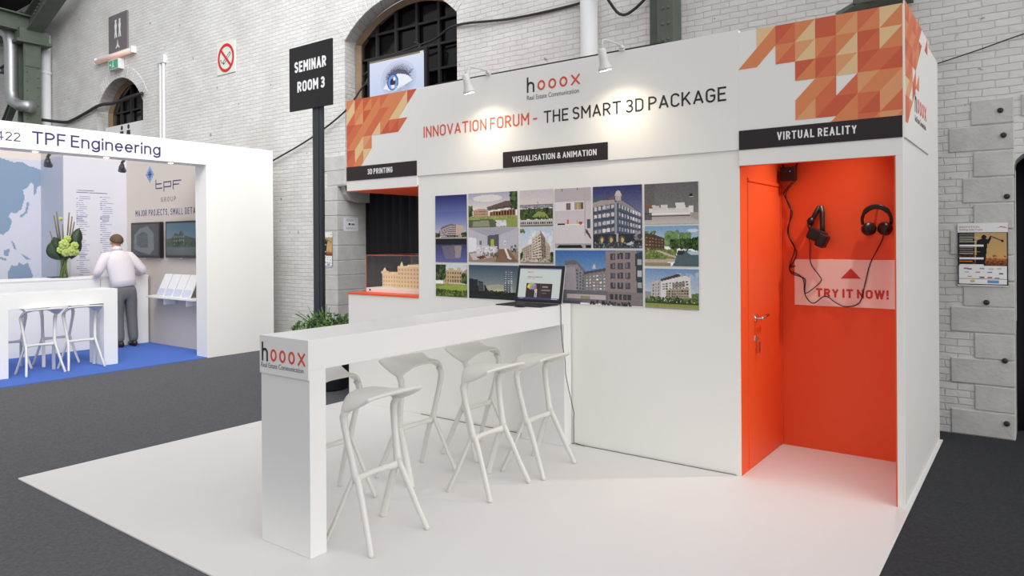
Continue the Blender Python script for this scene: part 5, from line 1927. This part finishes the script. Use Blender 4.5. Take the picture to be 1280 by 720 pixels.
for (x0_, n_) in ((.19, 44), (.56, 40)):
    for i in range(n_):
        y_ = .295 + i * .0155
        ind = random.choice([0, .04, .04, .05])
        c.rect(x0_ + ind, y_, x0_ + ind + random.uniform(.05, .17), y_ + .006, (128, 132, 162), .85)
        if random.random() < .4:
            c.rect(x0_, y_, x0_ + .03, y_ + .006, (90, 94, 130), .9)
for i in range(8):
    c.poly([(0, .05 + i * .09), (1, .14 + i * .09), (1, .143 + i * .09), (0, .053 + i * .09)], (200, 200, 214), .6)
sheet('list_print', c, MT['print'], (-11.6295, -.018, .90), Y, Z, YW2 + .016, 2.06, bk, .002)
# header lettering
stroke_text('TPF Engineering', MT['navy'], bk, (XT + .0005, -1.486, 2.757), Y, Z, 1.49, .145, weight=.13, gap=.15, depth=.002)
stroke_text('422', MT['navy'], bk, (XT + .0005, -1.84, 2.768), Y, Z, .235, .098, weight=.10, depth=.002)
# wall logo and slogan
m = MB()
for i in range(-3, 4):
    for j in range(-3, 4):
        if abs(i) + abs(j) <= 3:
            cx, cz = -10.85 + i * .036, 2.70 + j * .037
            m.mi(1 if abs(i) + abs(j) <= 1 else 0)
            m.prism([(cx - .026, YW2 - .0005, cz), (cx, YW2 - .0005, cz - .027), (cx + .026, YW2 - .0005, cz), (cx, YW2 - .0005, cz + .027)], (0, -.002, 0))
m.build('logo_mark', [MT['lblue'], MT['dblue']], bk, merge=False)
m = MB()


def st(pts, w_=.017):
    for a_, b_ in zip(pts[:-1], pts[1:]):
        a_, b_ = Vector((a_[0], 0, a_[1])), Vector((b_[0], 0, b_[1]))
        d_ = (b_ - a_).normalized()
        n_ = Vector((-d_.z, 0, d_.x)) * w_ / 2
        e_ = d_ * w_ / 2
        m.prism([p_ + Vector((0, YW2 - .0005, 0)) for p_ in (a_ - e_ + n_, a_ - e_ - n_, b_ + e_ - n_, b_ + e_ + n_)], (0, -.002, 0))


x0_, zb_, zt_ = -10.66, 2.465, 2.555
st([(x0_, zt_ + .045), (x0_, zb_), (x0_ + .19, zb_)])
st([(x0_, zt_ - .02), (x0_ + .17, zt_ - .02)])
st([(x0_ + .25, zb_ - .05), (x0_ + .25, zt_), (x0_ + .46, zt_), (x0_ + .46, zb_ + .015), (x0_ + .25, zb_ + .015)])
st([(x0_ + .53, zb_ - .03), (x0_ + .53, zt_ + .005), (x0_ + .76, zt_ + .005)])
st([(x0_ + .53, zb_ + .04), (x0_ + .70, zb_ + .04)])
m.build('logo_lettering', MT['navy'], bk, merge=False)
stroke_text('GROUP', MT['greyink'], bk, (-10.50, YW2 - .0005, 2.245), X, Z, .45, .075, weight=.14, gap=.5)
stroke_text('MAJOR PROJECTS, SMALL DETAILS', MT['navy'], bk, (-11.33, YW2 - .0005, 2.035), X, Z, 2.02, .10, weight=.115, gap=.26, space=.6)
for y in (-1.40, -.61, .22):
    m = MB()
    m.lathe((XT - .15, y, 2.678), [(.026, 0), (.03, .006)], 16)
    m.build('downlight', MT['lampglow'], bk)


def booth_spot(y, lab):
    t = thing('spotlight', (XT - .30, y, 2.6), lab, 'lamp', 'grey spotlights behind the TPF header')
    m = MB()
    m.tube([(XT - .29, y, 2.68), (XT - .34, y, 2.66), (XT - .34, y, 2.62)], .018, 8)
    m.build('arm', MT['tinycell'], t)
    m = MB()
    m.tube([(XT - .33, y, 2.64), (XT - .35, y, 2.60), (XT - .38, y + .02, 2.555), (XT - .385, y + .02, 2.545)], [.022, .036, .050, .046], 14)
    m.build('lamp_head', MT['tinycell'], t, smooth=True)


booth_spot(-1.20, 'left grey spotlight hanging under the TPF header')
booth_spot(-.33, 'right grey spotlight hanging under the TPF header')
spot('stand_spot', (-9.2, -.4, 2.55), (-10.4, .94, 1.9), 10, 110, 1.0, (1, .9, .78), .05)
spot('stand_spot', (-9.2, -1.2, 2.55), (-11.8, -.3, 1.6), 5, 110, 1.0, (1, .93, .86), .05)


# screens on the side wall
def tv(x0, x1, z0, z1, cv, lab):
    t = thing('television', ((x0 + x1) / 2, YW2, z0), lab, 'screen')
    m = MB()
    m.box(x0, x1, YW2 - .07, YW2 - .002, z0, z1)
    m.build('bezel', MT['black'], t, bevel=.006)
    sheet('screen', cv, MT['dimscreen'], (x0 + .03, YW2 - .0705, z0 + .04), X, Z, x1 - x0 - .06, z1 - z0 - .07, t, .001)
    m = MB()
    m.box((x0 + x1) / 2 - .04, (x0 + x1) / 2 + .04, YW2 - .072, YW2 - .06, z0 - .012, z0 + .001)
    m.build('logo_tab', MT['steel'], t)


c = Cv(80, 48, (64, 66, 68))
c.poly([(.1, .35), (.3, .14), (.6, .06), (.82, .3), (.84, .8), (.68, .97), (.3, .88), (.08, .8)], (112, 124, 128)).poly([(.2, .38), (.4, .24), (.6, .3), (.62, .74), (.34, .76), (.2, .66)], (72, 78, 82))
for k in range(6):
    c.poly([(.22, .40 + k * .06), (.58, .30 + k * .06), (.58, .32 + k * .06), (.22, .42 + k * .06)], (120, 130, 134), .7)
tv(-11.35, -10.42, 1.36, 1.93, c, 'wall screen with a pale angular drawing, nearest the man in the white shirt')
c = Cv(80, 48, (70, 96, 116))
c.grad(0, .6, (84, 116, 140), (110, 140, 150)).poly([(0, .5), (.2, .46), (.3, .3), (.42, .36), (.5, .22), (.6, .38), (.8, .44), (1, .5), (1, .8), (0, .8)], (74, 84, 76)).wins([(.24, .38), (.62, .36), (.62, .72), (.24, .72)], 6, 3, (150, 164, 170), .4, .6).blobs(0, .6, 1, .76, .05, 30, [(46, 70, 46), (60, 84, 60)]).grad(.76, 1, (96, 110, 116), (64, 76, 82))
tv(-10.245, -9.31, 1.37, 1.93, c, 'wall screen with a building picture, cut off by the white facade column')

# shelf with brochures
t = thing('wall_shelf', (-9.9, YW2, .78), 'white wall shelf under the screens of the left stand', 'shelf')
m = MB()
m.prism([(-10.62, YW2 - .002, .752), (-10.52, YW2 - .24, .752), (-9.15, YW2 - .24, .752), (-9.15, YW2 - .002, .752)], (0, 0, .03))
m.build('board', MT['white'], t, bevel=.003)
m = MB()
m.box(-10.1, -10.07, YW2 - .18, YW2 - .002, .66, .751)
m.box(-9.45, -9.42, YW2 - .18, YW2 - .002, .66, .751)
m.build('shelf_bracket', MT['white'], t)
broch = None
for i, (x, lab) in enumerate([(-10.22, 'white brochure leaning at the left end of the wall shelf'), (-9.97, 'white brochure second from the left on the wall shelf'), (-9.72, 'white brochure third from the left on the wall shelf'), (-9.47, 'white brochure with a dark side next to the facade column')]):
    t = thing('brochure', (x, YW2 - .12, .783), lab, 'brochure', 'brochures standing on the wall shelf')
    m = MB()
    m.prism([(x - .11, YW2 - .18, .783), (x - .11, YW2 - .16, .783), (x - .03, YW2 - .05, 1.12), (x - .03, YW2 - .07, 1.12)], (.225, 0, 0))
    m.build('cover', MT['padding'], t, bevel=.002)
    m = MB()
    m.prism([(x - .095, YW2 - .1815, .80), (x - .095, YW2 - .1812, .80), (x - .072, YW2 - .146, .90), (x - .072, YW2 - .1463, .90)], (.19, 0, 0))
    m.build('printed_band', mat('pale_blue_print', (206, 214, 234), .5), t)

# reception desk
dk = thing('reception_desk', (-11.2, -1.5, 0), 'long white reception desk in front of the map wall', 'desk')
m = MB()
m.box(-10.92, -10.87, -6, .915, .0005, 1.06)
m.box(-11.45, -10.92, .86, .915, .0005, 1.06)
m.build('front', MT['white'], dk, bevel=.002)
m = MB()
m.box(-11.47, -10.862, -6, .92, 1.0605, 1.085)
m.build('counter', MT['white'], dk, bevel=.002)
m = MB()
m.box(-10.8695, -10.868, .19, .195, .02, 1.05)
m.build('panel_joint', MT['greyink'], dk)
m = MB()
m.box(-11.36, -11.16, -.36, -.14, 1.0855, 1.10)
tag(m.build('tablet', MT['black'], bevel=.004), 'flat black device lying on the white reception desk left of the vase', 'device')
t = thing('folder_box', (-11.1, .32, 1.085), 'white upright folder box on the reception desk at the man\'s left elbow', 'box')
m = MB()
m.box(-11.16, -11.06, .255, .385, 1.0855, 1.225)
m.build('body', MT['padding'], t, bevel=.003)
m = MB()
m.box(-11.165, -11.055, .25, .39, 1.195, 1.235)
m.build('lid', MT['padding'], t, bevel=.002)

# vase with flowers
vx, vy, vz = -11.05, -.245, 1.0855
t = thing('vase', (vx, vy, vz), 'tall glass vase holding the flower arrangement on the reception desk', 'vase')
m = MB()
m.lathe((vx, vy, vz), [(.001, .001), (.088, .001), (.090, .01), (.088, .15), (.092, .33), (.096, .345)], 24, caps=False)
m.build('glass', MT['vaseglass'], t, smooth=True)
fl = thing('flower_arrangement', (vx, vy, vz + .02), 'green bouquet with lime flowers, dark leaves and tall bare sticks in the vase', 'flowers')
rn = random.Random(11)
m = MB()
for k in range(14):
    a = rn.random() * 2 * PI
    m.tube([(vx + .05 * math.cos(a), vy + .05 * math.sin(a), vz + .02), (vx + .03 * math.cos(a + 2), vy + .05 * math.sin(a + 2), vz + .33), (vx + .08 * math.cos(a + 2.4), vy + .08 * math.sin(a + 2.4), vz + .48)], .011, 6)
m.build('stems', MT['stem'], fl, smooth=True)
for (dy, dz, y0_) in [(-.135, .93, -.03), (-.10, .99, -.02), (-.02, .80, 0), (.07, .98, .03), (.11, .92, .05), (.14, .84, .05), (-.19, .70, -.05)]:
    m = MB()
    m.tube([(vx, vy + y0_, vz + .35), (vx + .02, vy + dy * .8, vz + dz * .8), (vx + .02, vy + dy, vz + dz)], [.011, .010, .008], 6)
    m.build('stick', MT['stick'], fl, smooth=True)
for (dy, dz, ry, rz_, tw) in [(-.13, .40, .11, .14, .4), (.14, .46, .10, .19, -.3), (.17, .60, .08, .15, -.2), (.0, .36, .10, .10, 0), (-.1, .50, .08, .12, .3)]:
    m = MB()

    def lf(u, v, dy=dy, dz=dz, ry=ry, rz_=rz_, tw=tw):
        w_ = math.sin(PI * v) ** .7
        a_ = (u - .5) * 2
        yy, zz = a_ * ry * w_, (v - .5) * 2 * rz_
        return (vx + .05 + .03 * math.cos(a_ * 2) - .1 * abs(tw) * v, vy + dy + yy * math.cos(tw) - zz * math.sin(tw), vz + dz + yy * math.sin(tw) + zz * math.cos(tw))
    m.grid(lf, 8, 10)
    m.build('leaf', MT['leafd'], fl, smooth=True, solid=.004)
for (dx, dy, dz, r_) in [(.12, -.04, .50, .075), (.11, .06, .40, .075), (.12, .10, .48, .06), (.12, -.02, .38, .06), (.10, -.08, .42, .055), (.08, .02, .58, .055), (.1, .13, .38, .05), (.03, -.05, .88, .03)]:
    m = MB()
    for k in range(7):
        a = 2 * PI * k / 7
        m.sphere((vx + dx, vy + dy + r_ * .55 * math.cos(a), vz + dz + r_ * .55 * math.sin(a)), r_ * .5, 8, 6, (.6, 1, 1))
    m.sphere((vx + dx + .02, vy + dy, vz + dz), r_ * .35, 8, 6)
    m.build('flower', MT['lime'], fl, smooth=True)

# white table with stools
tb = thing('bar_table', (-9.4, -.95, 0), 'shorter white bar table on the blue carpet of the left stand', 'table')
m = MB()
m.box(-9.63, -9.2, -1.735, -.315, .815, 1.0)
m.build('table_top', MT['bar'], tb, bevel=.002)
for (a0, a1) in ((-.487, -.315), (-1.735, -1.563)):
    m = MB()
    m.box(-9.63, -9.2, a0, a1, .0005, .815)
    m.build('leg', MT['bar'], tb, bevel=.002)
for (x, y, a, lab) in [(-9.265, -1.205, 180, 'white bar stool in front of the left stand\'s table, left one'),
                       (-9.265, -.735, 178, 'white bar stool in front of the left stand\'s table, right one beside its leg'),
                       (-9.87, -.80, 0, 'white bar stool behind the left stand\'s table, nearer the man'),
                       (-9.87, -1.36, 0, 'white bar stool behind the left stand\'s table, at the left picture edge')]:
    o = copy_tree(stool)
    o.location = (x, y, .0005)
    o.rotation_euler = (0, 0, math.radians(a))
    o['label'] = lab
    o['group'] = 'white bar stools on the blue carpet'


# ================================================================== THE MAN AT THE DESK
def skin_mesh(name, verts, edges, radii, root, m_, parent=None, sub=2):
    me = bpy.data.meshes.new(name)
    me.from_pydata(verts, edges, [])
    o = bpy.data.objects.new(name + '_tmp', me)
    COL.objects.link(o)
    o.modifiers.new('skin', 'SKIN')
    ly = me.skin_vertices[0] if len(me.skin_vertices) else me.skin_vertices.new()
    for i, r_ in enumerate(radii):
        ly.data[i].radius = r_ if isinstance(r_, (tuple, list)) else (r_, r_)
        ly.data[i].use_root = (i == root)
    md = o.modifiers.new('sub', 'SUBSURF')
    md.levels = sub
    md.render_levels = sub
    bpy.context.view_layer.update()
    out = evalmesh(o, name)
    bpy.data.objects.remove(o)
    bpy.data.meshes.remove(me)
    for p in out.polygons:
        p.use_smooth = True
    out.materials.clear()
    out.materials.append(m_)
    return out


PO = Vector((-10.66, .43, 0))
B = dict(pelvis=(-10.68, .45, .95), waist=(-10.70, .43, 1.08), spine=(-10.71, .41, 1.22), chest=(-10.73, .39, 1.37), neckb=(-10.74, .38, 1.475), neck=(-10.755, .38, 1.53), jaw=(-10.785, .385, 1.585), skull=(-10.78, .385, 1.655),
         rs=(-10.72, .565, 1.41), re=(-10.68, .745, 1.185), rw=(-10.90, .735, 1.125), rh=(-10.965, .71, 1.118),
         ls=(-10.74, .205, 1.40), le=(-10.74, .10, 1.16), lw=(-10.92, .16, 1.125), lh=(-10.985, .185, 1.118),
         rhip=(-10.68, .545, .90), rk=(-10.71, .575, .50), ra=(-10.68, .595, .085), rt=(-10.83, .625, .035),
         lhip=(-10.68, .355, .90), lk=(-10.72, .375, .50), la=(-10.70, .395, .085), lt=(-10.85, .40, .035))
keys_ = list(B)
vs = [B[k] for k in keys_]
R = dict(pelvis=(.11, .085), waist=(.10, .075), spine=(.11, .08), chest=(.115, .08), neckb=(.07, .06), neck=(.055, .055), jaw=(.066, .07), skull=(.078, .09), rs=.036, re=.034, rw=.03, rh=.036, ls=.036, le=.034, lw=.03, lh=.036,
         rhip=.07, rk=.05, ra=.036, rt=.026, lhip=.07, lk=.05, la=.036, lt=.026)
ed = [('pelvis', 'waist'), ('waist', 'spine'), ('spine', 'chest'), ('chest', 'neckb'), ('neckb', 'neck'), ('neck', 'jaw'), ('jaw', 'skull'), ('chest', 'rs'), ('rs', 're'), ('re', 'rw'), ('rw', 'rh'), ('chest', 'ls'), ('ls', 'le'), ('le', 'lw'), ('lw', 'lh'),
      ('pelvis', 'rhip'), ('rhip', 'rk'), ('rk', 'ra'), ('ra', 'rt'), ('pelvis', 'lhip'), ('lhip', 'lk'), ('lk', 'la'), ('la', 'lt')]
edges = [(keys_.index(a), keys_.index(b)) for a, b in ed]
rad = [R[k] for k in keys_]
for hnd, s_ in (('rh', 1), ('lh', -1)):
    h0 = Vector(B[hnd])
    for k, L_ in enumerate((.075, .085, .080, .062)):
        i0 = len(vs)
        base = h0 + Vector((-.045, (k - 1.5) * .020, .002))
        vs += [tuple(base), tuple(base + Vector((-L_ * .5, 0, .004))), tuple(base + Vector((-L_ * .9, 0, -.016)))]
        rad += [.010, .009, .008]
        edges += [(keys_.index(hnd), i0), (i0, i0 + 1), (i0 + 1, i0 + 2)]
    i0 = len(vs)
    vs += [tuple(h0 + Vector((.0, -s_ * .04, .0))), tuple(h0 + Vector((-.045, -s_ * .055, -.006)))]
    rad += [.011, .009]
    edges += [(keys_.index(hnd), i0), (i0, i0 + 1)]
vs = [tuple(Vector(v) - PO) for v in vs]
body_me = skin_mesh('person', vs, edges, rad, 0, MT['skin'])
man = bpy.data.objects.new('person', body_me)
COL.objects.link(man)
man.location = PO
# ears, nose, brow joined into the body mesh
bm = bmesh.new()
bm.from_mesh(man.data)
ex = MB()
hd = Vector(B['skull']) - PO
for s_ in (-1, 1):
    ex.sphere(tuple(hd + Vector((.005, s_ * .083, -.045))), .03, 10, 8, (.7, .35, 1.1))
ex.sphere(tuple(hd + Vector((-.10, 0, -.045))), .02, 8, 6, (1, .7, 1.3))
ex.sphere(tuple(hd + Vector((-.085, 0, -.085))), .02, 8, 6, (.6, 1.2, .35))
tm = bpy.data.meshes.new('tmp')
tm.from_pydata(ex.v, [], ex.f)
bm.from_mesh(tm)
bm.to_mesh(man.data)
bm.free()
bpy.data.meshes.remove(tm)
for p in man.data.polygons:
    p.use_smooth = True
tag(man, 'person in a pale shirt and grey trousers standing with back turned at the reception desk', 'person')


def cloth(name, ks, es, rr, root, m_):
    v_ = [tuple(Vector(p) - PO) for p in ks]
    me = skin_mesh(name, v_, es, rr, root, m_)
    o = bpy.data.objects.new(name, me)
    COL.objects.link(o)
    o.parent = man
    return o


m = MB()
m.tube([(-10.68, .45, .93), (-10.69, .44, 1.04), (-10.71, .42, 1.20), (-10.728, .395, 1.34), (-10.735, .388, 1.41), (-10.742, .382, 1.455), (-10.748, .38, 1.49)],
       [(.178, .128), (.180, .132), (.196, .138), (.204, .128), (.185, .115), (.125, .090), (.062, .062)], 28, ref=(0, 1, 0))
for P_ in ([(-10.735, .47, 1.40), (-10.728, .555, 1.385), (-10.71, .62, 1.32), (-10.685, .705, 1.215), (-10.682, .742, 1.175), (-10.73, .752, 1.15), (-10.82, .745, 1.135), (-10.885, .738, 1.128)],
           [(-10.742, .30, 1.40), (-10.745, .215, 1.38), (-10.745, .17, 1.31), (-10.745, .12, 1.205), (-10.748, .10, 1.16), (-10.79, .105, 1.145), (-10.86, .14, 1.13), (-10.905, .153, 1.127)]):
    m.tube(P_, [.075, .085, .076, .068, .064, .060, .054, .044], 18)
m.build('shirt', MT['shirt'], man, smooth=True)
m = MB()
m.tube([(-10.745, .38, 1.485), (-10.752, .38, 1.525), (-10.755, .38, 1.535)], [.078, .066, .064], 16)
m.build('collar', MT['shirt'], man, smooth=True)
m = MB()
m.box(-10.693, -10.683, .37, .39, 1.500, 1.515)
m.build('lanyard', MT['ink'], man)
cloth('trousers', [(-10.68, .45, 1.0), (-10.68, .45, .90), (-10.68, .545, .80), (-10.705, .575, .50), (-10.682, .594, .055), (-10.68, .355, .80), (-10.715, .375, .50), (-10.70, .394, .055)],
      [(0, 1), (1, 2), (2, 3), (3, 4), (1, 5), (5, 6), (6, 7)],
      [(.15, .12), (.165, .125), (.112, .108), (.085, .08), (.078, .072), (.112, .108), (.085, .08), (.078, .072)], 1, MT['trousers'])
for k, t_ in (('ra', 'rt'), ('la', 'lt')):
    m = MB()
    a_, b_ = Vector(B[k]), Vector(B[t_])
    d_ = Vector((b_.x - a_.x, b_.y - a_.y, 0)).normalized()
    base = Vector((a_.x, a_.y, 0))
    m.tube([base - d_ * .085 + Vector((0, 0, .045)), base - d_ * .06 + Vector((0, 0, .05)), base + Vector((0, 0, .055)), base + d_ * .09 + Vector((0, 0, .045)), base + d_ * .17 + Vector((0, 0, .034)), base + d_ * .205 + Vector((0, 0, .026))],
           [(.035, .03), (.046, .038), (.053, .042), (.044, .046), (.033, .045), (.022, .028)], 12, ref=(0, 0, 1))
    m.v = [(x, y, max(z, .0015)) for x, y, z in m.v]
    m.build('shoe', MT['shoe'], man, smooth=True)
m = MB()
hq = Vector(B['skull'])


def hairf(u, v):
    a_ = 2 * PI * u
    t_ = (PI * .62) * v
    fr_ = .5 + .5 * math.cos(a_)          # 1 at the back (+x)
    t_ *= .62 + .42 * fr_
    r_ = .0 + .098
    return (hq.x + .012 + r_ * 1.12 * math.sin(t_) * math.cos(a_), hq.y + r_ * .95 * math.sin(t_) * math.sin(a_), hq.z - .028 + r_ * 1.05 * math.cos(t_) + .012)


m.grid(hairf, 24, 10)
m.build('hair', MT['hair'], man, smooth=True, solid=.008)
